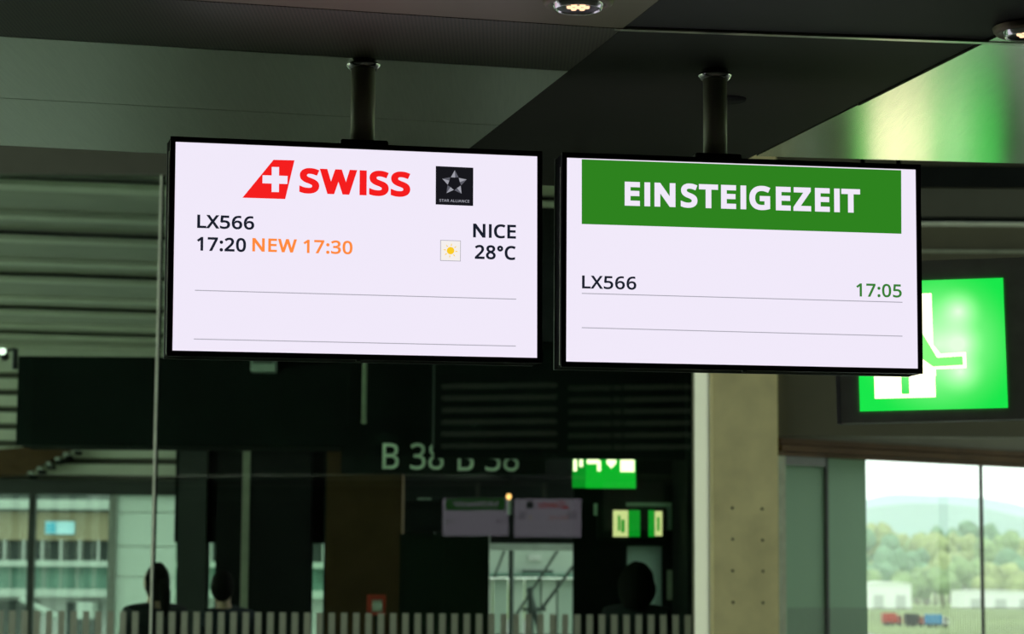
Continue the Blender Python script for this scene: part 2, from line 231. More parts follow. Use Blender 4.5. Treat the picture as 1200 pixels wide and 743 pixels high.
def text_fit(name, body, x0, x1, z0, z1, y, m, parent, bold=0.0, spacing=1.0, flip=False):
    """lettering in the local XZ plane, filling the given box"""
    me = text_mesh(body, bold, spacing); me.name = name
    xs = [v.co.x for v in me.vertices]; ys = [v.co.y for v in me.vertices]
    ax, bx_, ay, by = min(xs), max(xs), min(ys), max(ys)
    for v in me.vertices:
        u = (v.co.x - ax) / (bx_ - ax); t = (v.co.y - ay) / (by - ay)
        v.co = (x0 + (x1 - x0) * (1 - u if flip else u), y, z0 + (z1 - z0) * t)
    me.materials.clear(); me.materials.append(MATS[m])
    o = bpy.data.objects.new(name, me); COL.objects.link(o); o.parent = parent; return o

# ------------------------------------------------------------------ the setting
ZC = 2.73                        # low metal ceiling
GY = 15.6                        # glazed partition
GA = R(14); GU = Vector((math.cos(GA), math.sin(GA))); GV = Vector((-math.sin(GA), math.cos(GA)))
def uv(u, v): return (GU.x * u + GV.x * v, GU.y * u + GV.y * v)

fl = prism('floor', [(-6.6, -4), (8, -4), (8, 19.8), (1.25, 15.75), (1.25, 20.4), (-1.3, 20.4), (-1.3, 34.4), (-9.1, 34.4), (-9.1, 15.6), (-6.6, 15.6)], -0.2, 0.0, 'floor_stone')
struct(fl, 'polished grey stone floor of the departure hall', 'floor')
cl = struct(empty('ceiling'), 'low ceiling of brushed metal and dark panels above the monitors', 'ceiling')
def panel(u0, u1, v0, v1, m, dz=0.0, name='ceiling_panel', th=0.02):
    g = 0.003
    return prism(name, [uv(u0 + g, v0 + g), uv(u1 - g, v0 + g), uv(u1 - g, v1 - g), uv(u0 + g, v1 - g)], ZC + dz, ZC + dz + th, m, cl)
U1, U2 = 1.305, 2.04; VM = 6.2
VA, VB, VCc, VD, VR, VE = 4.335, 4.738, 5.365, 5.975, 4.92, 5.52
panel(-3.6, U1, 3.7, VA, 'brown_metal'); panel(-3.6, U1, 3.0, 3.7, 'brown_metal'); panel(-3.6, U1, -3, 3.0, 'matte_panel')
panel(-3.6, U1, VA, VB, 'perforated_metal')
panel(-3.6, U1, VB, VCc, 'brushed_metal_shaded'); panel(-3.6, U1, VCc, VD, 'brushed_metal_shaded')
panel(U1, U2, -3, 3.0, 'matte_panel', 0.004); panel(U1, U2, 3.0, VM, 'matte_panel', 0.004)
panel(U2, 7.5, -3, 3.0, 'matte_panel'); panel(U2, 7.5, 3.0, VR, 'brushed_metal'); prism('ceiling_panel', [uv(U2 + .003, VR + .003), uv(7.5, VR + .003), uv(7.5, 5.0), uv(2.75, 5.505), uv(U2 + .003, 5.60)], ZC + 0.003, ZC + 0.023, 'brushed_metal', cl)
ta, tb = atZ(720, 35, ZC - 0.0015), atZ(2600, 103, ZC - 0.0015)
prism('ceiling_trim', [(ta.x, ta.y - .008), (tb.x, tb.y - .012), (tb.x, tb.y + .012), (ta.x, ta.y + .008)], ZC - 0.0015, ZC + 0.003, 'trim_metal', cl)
uL = (-6.8 - GV.x * VD) / GU.x; uR = (8.2 - GV.x * VE) / GU.x
prism('ceiling_slab', [(-6.8, -4.2), (8.2, -4.2), uv(uR, VE), uv(U2, VE), uv(U2, VM), uv(U1, VM), uv(U1, VD), uv(uL, VD)], ZC + 0.03, ZC + 0.22, 'dark_ceiling', cl)
# fascia of the low ceiling, seen from the hall side, with louvres added for the bands mirrored in the glass
fa = struct(empty('wall_fascia'), 'dark fascia with added louvres closing the low ceiling towards the hall', 'wall')
prism('fascia_board', [uv(uL, VD - 0.12), uv(U2, VD - 0.12), uv(U2, VE - 0.12), uv(uR, VE - 0.12), uv(uR, VE - 0.2), uv(U2 - 0.08, VE - 0.2), uv(U2 - 0.08, VD - 0.2), uv(uL, VD - 0.2)], ZC + 0.2, 5.05, 'black_matte', fa)
for k in range(6):
    z = ZC + 0.30 + 0.13 * k
    prism('louvre', [uv(0.75, VD - 0.115), uv(U2 - 0.02, VD - 0.115), uv(U2 - 0.02, VD - 0.04), uv(0.75, VD - 0.04)], z, z + 0.05, 'slat_paint', fa)
    prism('louvre', [uv(U2 + 0.02, VE - 0.115), uv(3.4, VE - 0.115), uv(3.4, VE - 0.04), uv(U2 + 0.02, VE - 0.04)], z, z + 0.05, 'slat_paint', fa)
hc = prism('ceiling_hall', [(-6.6, 4.2), (8.1, 4.2), (8.1, 20), (1.0, 15.75), (-6.6, 15.75)], 5.05, 5.2, 'dark_ceiling'); struct(hc, 'dark upper ceiling of the hall', 'ceiling')
struct(bbox('ceiling_corridor', -9.2, -1.3, 15.75, 34.5, 5.06, 5.2, 'dark_ceiling'), 'dark upper ceiling behind the slats', 'ceiling')
struct(bbox('ceiling_vestibule', -1.3, 1.26, 15.76, 17.3, 5.06, 5.2, 'dark_ceiling'), 'dark ceiling over the vestibule behind the glass', 'ceiling')
# closing walls, mostly out of view
struct(bbox('wall_rear', -6.6, 8.1, -4.2, -4, 0, ZC + 0.1, 'wall_paint'), 'plain wall behind the camera', 'wall')
struct(bbox('wall_right', 8, 8.2, -4, 7, -0.2, 5.1, 'wall_paint'), 'plain right wall of the hall', 'wall')
wr = struct(empty('window_added_right'), 'unseen tall window wall added to light the hall from the right', 'window')  # added glazing out of view, brightens the column and hall
bbox('lintel', 8, 8.2, 7, 20, 4.2, 5.1, 'wall_paint', wr)
for k in range(7):
    y0 = 7 + 1.85 * k
    bbox('mullion', 8.04, 8.16, y0, y0 + 0.08, 0, 4.2, 'dark_post', wr)
    bbox('pane', 8.09, 8.11, y0 + 0.08, y0 + 1.85, 0, 4.2, 'pane_left', wr)
struct(bbox('wall_left', -5.6, -5.4, -4.2, 6.4, 0, 5.1, 'wall_paint'), 'plain left wall of the hall', 'wall')
wl = struct(empty('window_1'), 'tall window wall on the left of the hall', 'window')
bbox('lintel', -5.6, -5.4, 6.4, 15.6, 4.6, 5.1, 'wall_paint', wl)
for k in range(5):
    y0 = 6.4 + 1.84 * k
    bbox('mullion', -5.56, -5.44, y0, y0 + 0.08, 0, 4.6, 'dark_post', wl)
    bbox('pane', -5.51, -5.49, y0 + 0.08, y0 + 1.84, 0, 4.6, 'pane_left', wl)
wc = struct(empty('window_added_corridor'), 'unseen window wall added on the left to light the corridor slats', 'window')  # added glazing out of view, brings daylight onto the slats
for k in range(10):
    y0 = 15.7 + 1.86 * k
    bbox('mullion', -9.16, -9.04, y0, y0 + 0.08, 0, 5.06, 'dark_post', wc)
    bbox('pane', -9.11, -9.09, y0 + 0.08, y0 + 1.86, 0, 5.06, 'pane_left', wc)
struct(bbox('wall_return', -9.2, -5.4, 15.5, 15.7, 0, 5.1, 'wall_paint'), 'wall return at the left end of the glass partition', 'wall')

# glazed partition
J0, J1 = -2.38, 1.215
gp = struct(empty('window_3', (0, GY, 0)), 'frameless glass partition with a band of vertical stripes', 'window')
gp.rotation_euler.z = 0.0027
def gbox(name, x0, x1, y0, y1, z0, z1, m, parent=gp): return bbox(name, x0, x1, y0, y1, z0, z1, m, parent)
ZT = 4.34
panes = [gbox('glass_pane', -5.4, J0 - 0.012, 0, 0.02, 0, ZT, 'pane_green'), gbox('glass_pane', J0 + 0.012, J1, 0, 0.02, 0, ZT, 'pane_green')]
gbox('glass_joint', J0 - 0.012, J0 + 0.003, -0.006, 0.024, 0, ZT, 'pale_edge')
gbox('dark_joint', J0 + 0.003, J0 + 0.016, 0.0, 0.021, 0, ZT, 'black_matte')
gbox('glass_joint', J1, J1 + 0.012, -0.006, 0.022, 0, ZT, 'olive_post')
struct(bbox('wall_header', -5.4, 1.36, GY - 0.05, GY + 0.1, ZT, 5.06, 'olive_wall'), 'olive header above the glass partition', 'wall')
sm = None
pitch = 14.27 / F * GY
k = 0
while True:
    x = 1.182 - k * pitch
    if x < -3.75: break
    if abs(x - J0) > 0.03:
        if sm is None:
            sm = gbox('frosted_stripe', -0.021, 0.021, -0.003, -0.0005, 0.55, 1.405, 'stripe_film'); o = sm
        else:
            o = sm.copy(); COL.objects.link(o)
        o.location.x = x
    k += 1

# right end of the partition: pale frosted strip, concrete column, side wall of the vestibule
fs = pxbox('window_4', 812.5, 837.5, 400, 743, GY + 0.1, 0.03, 'frost_pale', z0=0, z1=4.34); struct(fs, 'narrow pale frosted glass strip beside the concrete column', 'window')
cm = empty('concrete_column', (atY(874, 600, GY - 0.15).x, GY - 0.15, 0)); tag(cm, 'olive concrete column with tie holes between glass wall and window', 'column')
cw = (atY(913, 600, GY - 0.15).x - atY(836.5, 600, GY - 0.15).x) / 2
bbox('shaft', -cw, cw, 0, 0.28, 0, 5.05, 'concrete', cm, 0.006)
for (px, py) in ((858, 595.5), (893, 596.5), (858.5, 632), (893.5, 633), (858.5, 669), (894, 669.5), (859, 706), (894, 706.5)):
    p = atY(px, py, GY - 0.15)
    lathe('tie_hole', [(0, 0), (0.007, 0), (0.009, 0.003)], 'dark_hole', cm, 12, Matrix.Translation((p.x - cm.location.x, -0.002, p.z)) @ Matrix.Rotation(R(90), 4, 'X'))
struct(bbox('wall_vestibule', 1.18, 1.225, GY + 0.03, 17.3, 0, 5.06, 'black_matte'), 'dark side wall of the vestibule behind the glass', 'wall')

# right hand header and oblique window wall
hd = struct(empty('wall_upper'), 'dark banded wall above the window on the right', 'wall')
HX0 = cm.location.x + cw
HY = GY - 0.05
def hz(y, x=1140): return atY(x, y, HY).z
bbox('header_panel', HX0, 8, HY, HY + 0.12, hz(511, 950), 5.06, 'brown_wall', hd)
for (ya, yb, m, d) in ((196, 220, 'black_matte', 0.03), (222, 255, 'olive_wall', 0.02), (256, 261, 'black_matte', 0.03), (261.5, 265.5, 'pale_edge', 0.05), (293, 297, 'olive_post', 0.02)):
    bbox('header_band', HX0, 8, HY - d, HY, hz(yb), hz(ya), m, hd)
OP = Vector((HX0, GY + 0.06, 0)); OD = Vector((1.95, 1.5, 0)).normalized(); ON = Vector((-OD.y, OD.x, 0))
def ob(px, py): return atPlane(px, py, OP, ON)
ow = struct(empty('window_5', OP), 'oblique window wall with frosted panels and a view of the airfield', 'window')
ow.rotation_euler.z = math.atan2(OD.y, OD.x)
def os_(px, py): d = ob(px, py) - OP; return d.dot(OD), ob(px, py).z
ZH = os_(918, 533)[1]
bbox('wall_over', 0, 8, 0.02, 0.14, ZH + 0.02, 5.0, 'brown_wall', ow)
for (ya, yb, d, m) in ((514, 520.5, 0.05, 'brown_trim'), (521.5, 529.5, 0.07, 'brown_trim'), (530.5, 534, 0.05, 'brown_trim')):
    bbox('head_trim', 0, 8, -d, 0.02, os_(918, yb)[1], os_(918, ya)[1], m, ow, 0.003)
xa, xb, xc, xd = os_(920, 640)[0], os_(967, 640)[0], os_(970, 640)[0], os_(1015.5, 640)[0]
xm, xe = os_(1152, 640)[0], 7.9
bbox('edge_post', 0, xa, -0.01, 0.05, 0, ZH + 0.02, 'olive_post', ow)
bbox('panel_frame', xa, xb, -0.01, 0.04, os_(940, 546)[1], ZH + 0.02, 'grey_paint', ow)
bbox('frosted_panel', xa, xb, 0.0, 0.03, 0, os_(940, 546)[1], 'frost_green', ow)
bbox('panel_joint', xb, xc, -0.012, 0.035, 0, ZH + 0.02, 'dark_post', ow)
bbox('frosted_panel', xc, xd, 0.0, 0.03, 0, ZH + 0.02, 'frost_green', ow)
bbox('window_pane', xd, xm - 0.01, 0.0, 0.02, 0, ZH + 0.02, 'pane_clear', ow)
bbox('mullion', xm - 0.01, xm + 0.004, -0.004, 0.022, 0, ZH + 0.02, 'dark_post', ow)
bbox('window_pane', xm + 0.004, xe, 0.0, 0.02, 0, ZH + 0.02, 'pane_clear', ow)
bm = bmesh.new(); x = xa; zf = os_(990, 712)[1]
while x < 3.4:
    box(bm, x, x + 0.006, -0.0035, -0.001, 0.6, zf); x += 0.026
fr = obj('frit_lines', bm, 'grey_paint', ow); fr['kind'] = 'stuff'

# ------------------------------------------------------------------ monitors
W2, H2 = 0.38, 0.21375
def rect(name, x0, x1, z0, z1, y, m, parent, th=0.0006): return bbox(name, x0, x1, y, y + th, z0, z1, m, parent)
def swiss_page(scr, L, y, flip):
    """flight page: airline logo, alliance mark, flight, times, weather. L maps a point of the printed page to screen coordinates"""
    s = -1 if flip else 1
    dy = 0.0004 * s
    def P(px, py): q = L(px, py); return (q[0] * s, q[1])
    def prs(name, pts, m, lay):
        prism(name, [P(*p) for p in pts], y - dy * lay, y - dy * (lay - 0.8), m, scr, 'Y')
    prs('airline_tail_logo', [(284.1, 231.7), (320.5, 187.3), (345.1, 187.9), (334.2, 233.3)], 'screen_red', 1)
    prs('white_cross', [(318.4, 195.7), (327, 195.9), (326.9, 205.9), (337, 206.3), (336.7, 215.7), (326.9, 215.4), (326.8, 225.2), (318.2, 225), (318.3, 215.1), (307.5, 214.8), (307.7, 205.4), (318.4, 205.7)], 'screen_white', 2)
    def tx(name, body, x0, y0, x1, y1, m, bold=0.0, lay=1, sp=1.05):
        a = L(x0, y0); b = L(x1, y1)
        if flip: text_fit(name, body, -a[0], -b[0], b[1], a[1], y - dy * lay, m, scr, bold, sp)
        else: text_fit(name, body, a[0], b[0], b[1], a[1], y - dy * lay, m, scr, bold, sp)
    tx('airline_name', 'SWISS', 351, 196.5, 480.7, 231.2, 'screen_red', 0.038, 1, 1.13)
    prs('alliance_mark', [(510.7, 194.6), (554.6, 196.6), (554.4, 241.4), (510.5, 239.6)], 'screen_black', 1)
    cx, cy = 532.4, 214.6
    for k in range(5):
        a = R(-90 + 72 * k + 2)
        tip = (cx + 15 * math.cos(a), cy + 15 * math.sin(a))
        b1 = (cx + 8.4 * math.cos(a + 0.60), cy + 8.4 * math.sin(a + 0.60)); b2 = (cx + 8.0 * math.cos(a - 0.58), cy + 8.0 * math.sin(a - 0.58))
        md = (cx + 6.6 * math.cos(a + 0.1), cy + 6.6 * math.sin(a + 0.1))
        prs('star_facet', [tip, b1, md], 'screen_silver_dark', 2); prs('star_facet', [tip, md, b2], 'screen_silver', 2)
    tx('alliance_name', 'STAR ALLIANCE', 514.8, 233.2, 550, 237.6, 'screen_silver', 0.01, 2)
    tx('flight_number', 'LX566', 231.2, 251.3, 297.9, 269.5, 'screen_text', 0.019)
    tx('departure_time', '17:20', 230.8, 277.3, 288.2, 295.6, 'screen_text', 0.019)
    tx('new_time', 'NEW 17:30', 295.8, 278.7, 413, 298.4, 'screen_orange', 0.017)
    tx('destination', 'NICE', 554.4, 261.8, 604.6, 280, 'screen_text', 0.019)
    tx('temperature', '28\u00b0C', 556.4, 286.8, 604.4, 305, 'screen_text', 0.019)
    prs('weather_frame', [(516, 281.2), (540, 282), (539.8, 306.4), (515.8, 305.6)], 'screen_line', 1)
    prs('weather_tile', [(516.7, 281.9), (539.3, 282.7), (539.1, 305.7), (516.5, 304.9)], 'screen_cream', 2)
    sx, sy = 527.9, 293.8
    prs('sun_disc', [(sx + 4.4 * math.cos(R(24 * k)), sy + 4.4 * math.sin(R(24 * k))) for k in range(15)], 'screen_yellow', 3)
    for k in range(8):
        a = R(45 * k + 8); c, q = math.cos(a), math.sin(a)
        prs('sun_ray', [(sx + 5.8 * c - 0.7 * q, sy + 5.8 * q + 0.7 * c), (sx + 9 * c, sy + 9 * q), (sx + 5.8 * c + 0.7 * q, sy + 5.8 * q - 0.7 * c)], 'screen_yellow', 3)
    for (a, b) in (((228.4, 340.2), (604.9, 350.6)), ((227.2, 397.3), (604.4, 405.6))):
        prs('rule_line', [(a[0], a[1] - 0.5), (b[0], b[1] - 0.5), (b[0], b[1] + 0.5), (a[0], a[1] + 0.5)], 'screen_line', 1)
def boarding_page(scr, L, y, flip):
    s = -1 if flip else 1; dy = 0.0004 * s
    def P(px, py): q = L(px, py); return (q[0] * s, q[1])
    def prs(name, pts, m, lay): prism(name, [P(*p) for p in pts], y - dy * lay, y - dy * (lay - 0.8), m, scr, 'Y')
    def tx(name, body, x0, y0, x1, y1, m, bold=0.0, lay=1, sp=1.05):
        a = L(x0, y0); b = L(x1, y1)
        if flip: text_fit(name, body, -a[0], -b[0], b[1], a[1], y - dy * lay, m, scr, bold, sp)
        else: text_fit(name, body, a[0], b[0], b[1], a[1], y - dy * lay, m, scr, bold, sp)
    prs('green_banner', [(681.7, 186.7), (1056, 199.6), (1056.3, 274), (681.7, 262.5)], 'screen_green', 1)
    tx('boarding_headline', 'EINSTEIGEZEIT', 732, 212.6, 1008, 249.9, 'screen_white', 0.033, 2, 1.16)
    tx('flight_number', 'LX566', 682.1, 322.6, 745.7, 339.8, 'screen_text', 0.015)
    tx('boarding_time', '17:05', 1003.3, 331.8, 1056.7, 349, 'screen_green_text', 0.015)
    for (a, b) in (((681.7, 343.8), (1057.5, 354.3)), ((681.7, 384), (1057.5, 394))):
        prs('rule_line', [(a[0], a[1] - 0.5), (b[0], b[1] - 0.5), (b[0], b[1] + 0.5), (a[0], a[1] + 0.5)], 'screen_line', 1)
POSE = {'L': ((-0.31815972, 4.77787517, 2.31742475), (13.13272174, 0.74785712, -0.4727515)),
        'Rr': ((0.487354, 4.86631828, 2.30840227), (9.24800992, 0.51887544, -0.10285829))}
def pose_m(k):
    loc, (a, b, c) = POSE[k]
    return Matrix.Translation(loc) @ Matrix.Rotation(R(a), 4, 'Z') @ Matrix.Rotation(R(b), 4, 'X') @ Matrix.Rotation(R(c), 4, 'Y')
def page_map(k):
    m = pose_m(k); inv = m.inverted(); n = (m.to_3x3() @ Vector((0, 1, 0))); p = m.translation
    def L(px, py): q = inv @ atPlane(px, py, p, n); return (q.x, q.z)
    return L
LL, LR = page_map('L'), page_map('Rr')
def monitor(k, label, front, rear, polepx):
    root = empty('flight_monitor'); root.matrix_world = pose_m(k)
    tag(root, label, 'monitor', 'flight information monitors')
    T = 0.085; b = 0.0105; bb = 0.011
    bbox('housing', -W2 - b, W2 + b, 0.006, T - 0.006, -H2 - bb, H2 + bb, 'black_matte', root, 0.003)
    for (nm, y0, y1) in (('front_bezel', -0.003, 0.006), ('rear_bezel', T - 0.006, T + 0.003)):
        bm = bmesh.new()
        box(bm, -W2 - b, W2 + b, y0, y1, H2, H2 + bb); box(bm, -W2 - b, W2 + b, y0, y1, -H2 - bb, -H2)
        box(bm, -W2 - b, -W2, y0, y1, -H2, H2); box(bm, W2, W2 + b, y0, y1, -H2, H2)
        obj(nm, bm, 'black_plastic', root)
    bbox('side_trim', -W2 - b - 0.002, -W2 - b, 0.002, 0.010, -H2 - bb + 0.004, H2 + bb - 0.03, 'trim_metal', root)
    fs_ = rect('front_screen', -W2, W2, -H2, H2, 0.0, 'screen_white', root, 0.004)
    rs_ = rect('rear_screen', -W2, W2, -H2, H2, T - 0.004, 'screen_white', root, 0.004)
    front(fs_, LL if front is swiss_page else LR, 0.0, False)
    rear(rs_, LL if rear is swiss_page else LR, T, True)
    # sensor bump under the bezel
    bbox('sensor', -0.004, 0.004, -0.004, 0.004, -H2 - bb - 0.004, -H2 - bb, 'grey_paint', root)
    # hanging pole with its flared ceiling rose
    inv = pose_m(k).inverted()
    pb = pose_m(k) @ Vector((0, T / 2, H2))
    top = atY(polepx, 100, pb.y); 
    up = Matrix.Translation((top.x, pb.y + (top.x - pb.x) * math.tan(R(POSE[k][1][0])), 0))
    z0 = (pose_m(k) @ Vector((0, 0, H2))).z - 0.0
    lathe('pole', [(0, z0), (0.0255, z0), (0.0255, ZC), (0, ZC)], 'pole_metal', root, 40, inv @ up)
    lathe('ceiling_rose', [(0.027, ZC - 0.020), (0.029, ZC - 0.021), (0.036, ZC - 0.012), (0.0365, ZC - 0.009), (0.030, ZC - 0.010), (0.028, ZC + 0.002)], 'chrome', root, 40, inv @ up)
    bbox('pole_clamp', -0.05, 0.05, T / 2 - 0.03, T / 2 + 0.03, H2 + bb, H2 + bb + 0.012, 'black_plastic', root, 0.002,
         Matrix.Translation((inv @ (up @ Vector((0, 0, z0)))).to_2d().to_3d() * 0 + Vector(((inv @ (up @ Vector((0, 0, z0)))).x, 0, 0))))
    return root
monitor('L', 'ceiling-hung screen showing a red airline logo and flight to Nice', swiss_page, boarding_page, 425.5)
monitor('Rr', 'ceiling-hung screen with a green boarding time banner', boarding_page, swiss_page, 837.5)
# blanking cap in the dark ceiling strip behind the right pole
p = atZ(853, 116, ZC + 0.004)
cap = lathe('blanking_cap', [(0, -0.001), (0.040, -0.001), (0.042, 0.004), (0.042, 0.012), (0, 0.012)], 'black_matte', None, 32, Matrix.Translation((p.x, p.y, ZC)))
tag(cap, 'round black blanking cap in the ceiling behind the right pole', 'cap')

# ------------------------------------------------------------------ downlights
def downlight(px, py, label, power):
    p = atZ(px, py, ZC); root = empty('downlight', (p.x, p.y, ZC)); tag(root, label, 'lamp', 'recessed downlights in the metal ceiling')
    lathe('trim_ring', [(0.048, -0.001), (0.050, -0.008), (0.060, -0.012), (0.066, -0.006), (0.068, 0.001)], 'brown_metal', root, 40)
    lathe('reflector', [(0.049, -0.008), (0.044, -0.018), (0.041, -0.018), (0.036, -0.002), (0.030, -0.001)], 'chrome', root, 40)
    lathe('lamp_housing', [(0.040, -0.0155), (0.034, -0.014), (0.030, -0.012), (0, -0.012)], 'black_plastic', root, 32)
    for k in range(7):
        r = 0 if k == 0 else 0.016; a = R(60 * k)
        lathe('led', [(0, -0.0165), (0.005, -0.0155), (0.006, -0.012)], 'led_warm', root, 10, Matrix.Translation((r * math.cos(a), r * math.sin(a), 0)))
    ld = bpy.data.lights.new('downlight_beam', 'SPOT'); ld.energy = power; ld.color = (1, 0.78, 0.55); ld.spot_size = R(80); ld.spot_blend = 0.6; ld.shadow_soft_size = 0.03
    lo = bpy.data.objects.new('downlight_beam', ld); COL.objects.link(lo); lo.parent = root; lo.location = (0, 0, -0.03)
downlight(677.5, 0.5, 'round downlight in the brownish ceiling panel at the top centre', 12)
downlight(1204, 33, 'round downlight cut by the right edge of the picture', 12)

# ------------------------------------------------------------------ large exit sign on the right
ey = 7.1
c = atY(1091.5, 404, ey); ex = empty('exit_sign', c); ex.rotation_euler = (0, R(-1.2), R(-9)); tag(ex, 'large lit green emergency exit sign behind the boarding screen', 'exit sign')
k_ = ey / F; hw, hh = 84.5 * k_ / math.cos(R(9)), 76.5 * k_
bbox('sign_case', -hw - 26 * k_, hw + 40 * k_, 0.004, 0.11, -hh - 13 * k_, hh + 24 * k_, 'case_grey', ex, 0.004)
bbox('case_edge', -hw - 27 * k_, -hw - 22 * k_, -0.004, 0.01, -hh - 14 * k_, hh + 24 * k_, 'grey_paint', ex)
face = bbox('green_face', -hw, hw, 0.0, 0.006, -hh, hh, 'sign_green', ex)
def E(px, py): q = (px - 1094) * k_ / math.cos(R(9)); return (q, -(py - 404) * k_ - 0.0 + q * 0.0)
def ep(name, pts, m, lay, par): return prism(name, [E(*p) for p in pts], -0.0008 * lay, -0.0008 * lay + 0.0007, m, par, 'Y')
ep('figure_leg', [(1027, 440), (1058, 440), (1058, 466), (1027, 466)], 'sign_white', 1, face)
ep('figure_leg', [(1058, 461.5), (1067, 461.5), (1067, 440), (1097, 440), (1097, 466), (1058, 466)], 'sign_white', 1, face)
ep('figure_body', [(1027, 343), (1096, 343), (1096, 404), (1104, 415), (1133, 414), (1133, 432.5), (1098, 433), (1098, 441), (1027, 441)], 'sign_white', 1, face)
ep('figure_arm', [(1081, 372), (1084, 390), (1100, 419.5), (1129, 418.5), (1129.5, 429), (1095, 430), (1081, 419)], 'sign_arm', 2, face)
ep('figure_head', [(1054 + 9 * math.cos(R(24 * k)), 334.5 + 5.5 * math.sin(R(24 * k))) for k in range(15)], 'sign_white', 1, face)
for sx in (-0.19, -0.08):
    bar('hanger_rod', (sx, 0.06, hh + 24 * k_), (sx, 0.06, 5.05 - c.z), 0.008, 'black_matte', ex)

# ------------------------------------------------------------------ behind the glass: soffit, panel, signs
sb = pxbox('wall_soffit', 20, 813, 420, 524, 15.95, 0.6, 'soffit_black'); struct(sb, 'black soffit box hanging behind the glass', 'wall')
hp = empty('suspended_partition', atY(655, 538, 15.74)); tag(hp, 'black hanging panel with a thin pale edge behind the monitors', 'panel')
def loc_px(root, name, x0, x1, y0, y1, Y, d, m, bev=0.0, par=None):
    a = atY(x0, (y0 + y1) / 2, Y); b_ = atY(x1, (y0 + y1) / 2, Y); t = atY((x0 + x1) / 2, y0, Y).z; l = atY((x0 + x1) / 2, y1, Y).z; o = root.location
    if par is not None: return bbox(name, a.x - o.x, b_.x - o.x, Y - o.y, Y + d - o.y, l - o.z, t - o.z, m, par, bev)
    return bbox(name, a.x - o.x, b_.x - o.x, Y - o.y, Y + d - o.y, l - o.z, t - o.z, m, root, bev)
loc_px(hp, 'board', 509, 806, 400, 538, 15.74, 0.04, 'soffit_black')
loc_px(hp, 'pale_edge', 507, 509.3, 400, 524, 15.735, 0.045, 'grey_paint')
loc_px(hp, 'hanger', 560, 563, 200, 400, 15.75, 0.02, 'black_matte'); loc_px(hp, 'hanger', 760, 763, 200, 400, 15.75, 0.02, 'black_matte')
hr = empty('hanging_rod', atY(426.5, 497, 15.72)); tag(hr, 'pale thin rod hanging below the red logo screen', 'rod')
a = atY(426.5, 497, 15.72); bar('rod', (0, 0, 0.02), (0, 0, 4.34 - a.z + 0.3), 0.016, 'olive_post', hr); lathe('end_cap', [(0, 0), (0.018, 0.004), (0.018, 0.03), (0.016, 0.032)], 'olive_post', hr, 16)
# gate lettering
gs = empty('gate_sign', atY(530, 550, 15.88)); tag(gs, 'dark gate board lettered B 38 twice in grey', 'sign')
loc_px(gs, 'board', 400, 640, 500, 556, 15.88, 0.05, 'soffit_black')
for (xa_, xb_, ya_, yb_) in ((448.5, 520, 519, 550.5), (536.5, 608, 520.5, 552.5)):
    A = atY(xa_, ya_, 15.88) - gs.location; B = atY(xb_, yb_, 15.88) - gs.location
    text_fit('gate_number', 'B 38', A.x, B.x, B.z, A.z, -0.002, 'letter_grey', gs, 0.006)
loc_px(gs, 'hanger', 405, 408, 415, 500, 15.89, 0.02, 'black_matte'); loc_px(gs, 'hanger', 500, 503, 415, 500, 15.89, 0.02, 'black_matte')
# small green exit sign half hidden by the panel
g1 = empty('exit_sign', atY(708, 572, 15.82)); tag(g1, 'small green exit sign half hidden under the black hanging panel', 'exit sign')
f1 = loc_px(g1, 'sign_face', 686, 745, 505, 572, 15.82, 0.04, 'sign_green_flat'); loc_px(g1, 'side_face', 671, 685.5, 505, 571.5, 15.83, 0.03, 'sign_green_side')
for (q0, q1, r0, r1) in ((688, 702, 525, 543.5), (700, 704, 540, 552), (727, 743.5, 510, 553), (711, 722, 515, 543)):
    loc_px(g1, 'pictogram', q0, q1, r0, r1, 15.815, 0.004, 'sign_white', 0, f1)
o_ = g1.location; A = [atY(x_, y_, 15.815) - o_ for (x_, y_) in ((711, 543), (722, 543), (716.5, 549))]
prism('arrow_tip', [(v.x, v.z) for v in A], -0.005, -0.001, 'sign_white', f1, 'Y')
loc_px(g1, 'pictogram', 672, 676, 525, 552, 15.825, 0.004, 'sign_white', 0, f1); loc_px(g1, 'pictogram', 679, 683, 525, 547, 15.825, 0.004, 'sign_white', 0, f1)
loc_px(g1, 'hanger', 706, 710, 200, 505, 15.83, 0.02, 'black_matte')
# yellow-green glowing box in place of the mirrored exit sign
g2 = empty('mirrored_exit_sign', atY(747, 636, 16.3)); tag(g2, 'dark box with yellow and green glowing faces in place of a mirrored exit sign', 'exit sign')
loc_px(g2, 'case', 700, 781, 594, 634, 16.3, 0.12, 'black_matte', 0.005)
loc_px(g2, 'yellow_face', 718.5, 736, 598, 629, 16.29, 0.01, 'sign_yellow'); loc_px(g2, 'green_face', 736.5, 750, 598, 629, 16.29, 0.01, 'sign_green_side')
loc_px(g2, 'green_face', 760, 767, 598, 629, 16.29, 0.01, 'sign_green_side'); loc_px(g2, 'yellow_face', 767.5, 776, 599, 628, 16.29, 0.01, 'sign_yellow')
loc_px(g2, 'figure', 724, 727, 604, 622, 16.285, 0.004, 'sign_green_side'); loc_px(g2, 'figure', 728, 732, 609, 624, 16.285, 0.004, 'sign_green_side'); loc_px(g2, 'figure', 770, 773, 606, 622, 16.285, 0.004, 'sign_green_side')
loc_px(g2, 'bracket', 734, 787, 589, 593.5, 16.31, 0.03, 'light_grey'); loc_px(g2, 'bracket', 778, 787, 593.5, 621, 16.33, 0.03, 'light_grey')
loc_px(g2, 'bracket', 696, 700, 590, 604, 16.31, 0.03, 'light_grey')
loc_px(g2, 'hanger', 745, 748, 520, 590, 16.33, 0.02, 'black_matte')
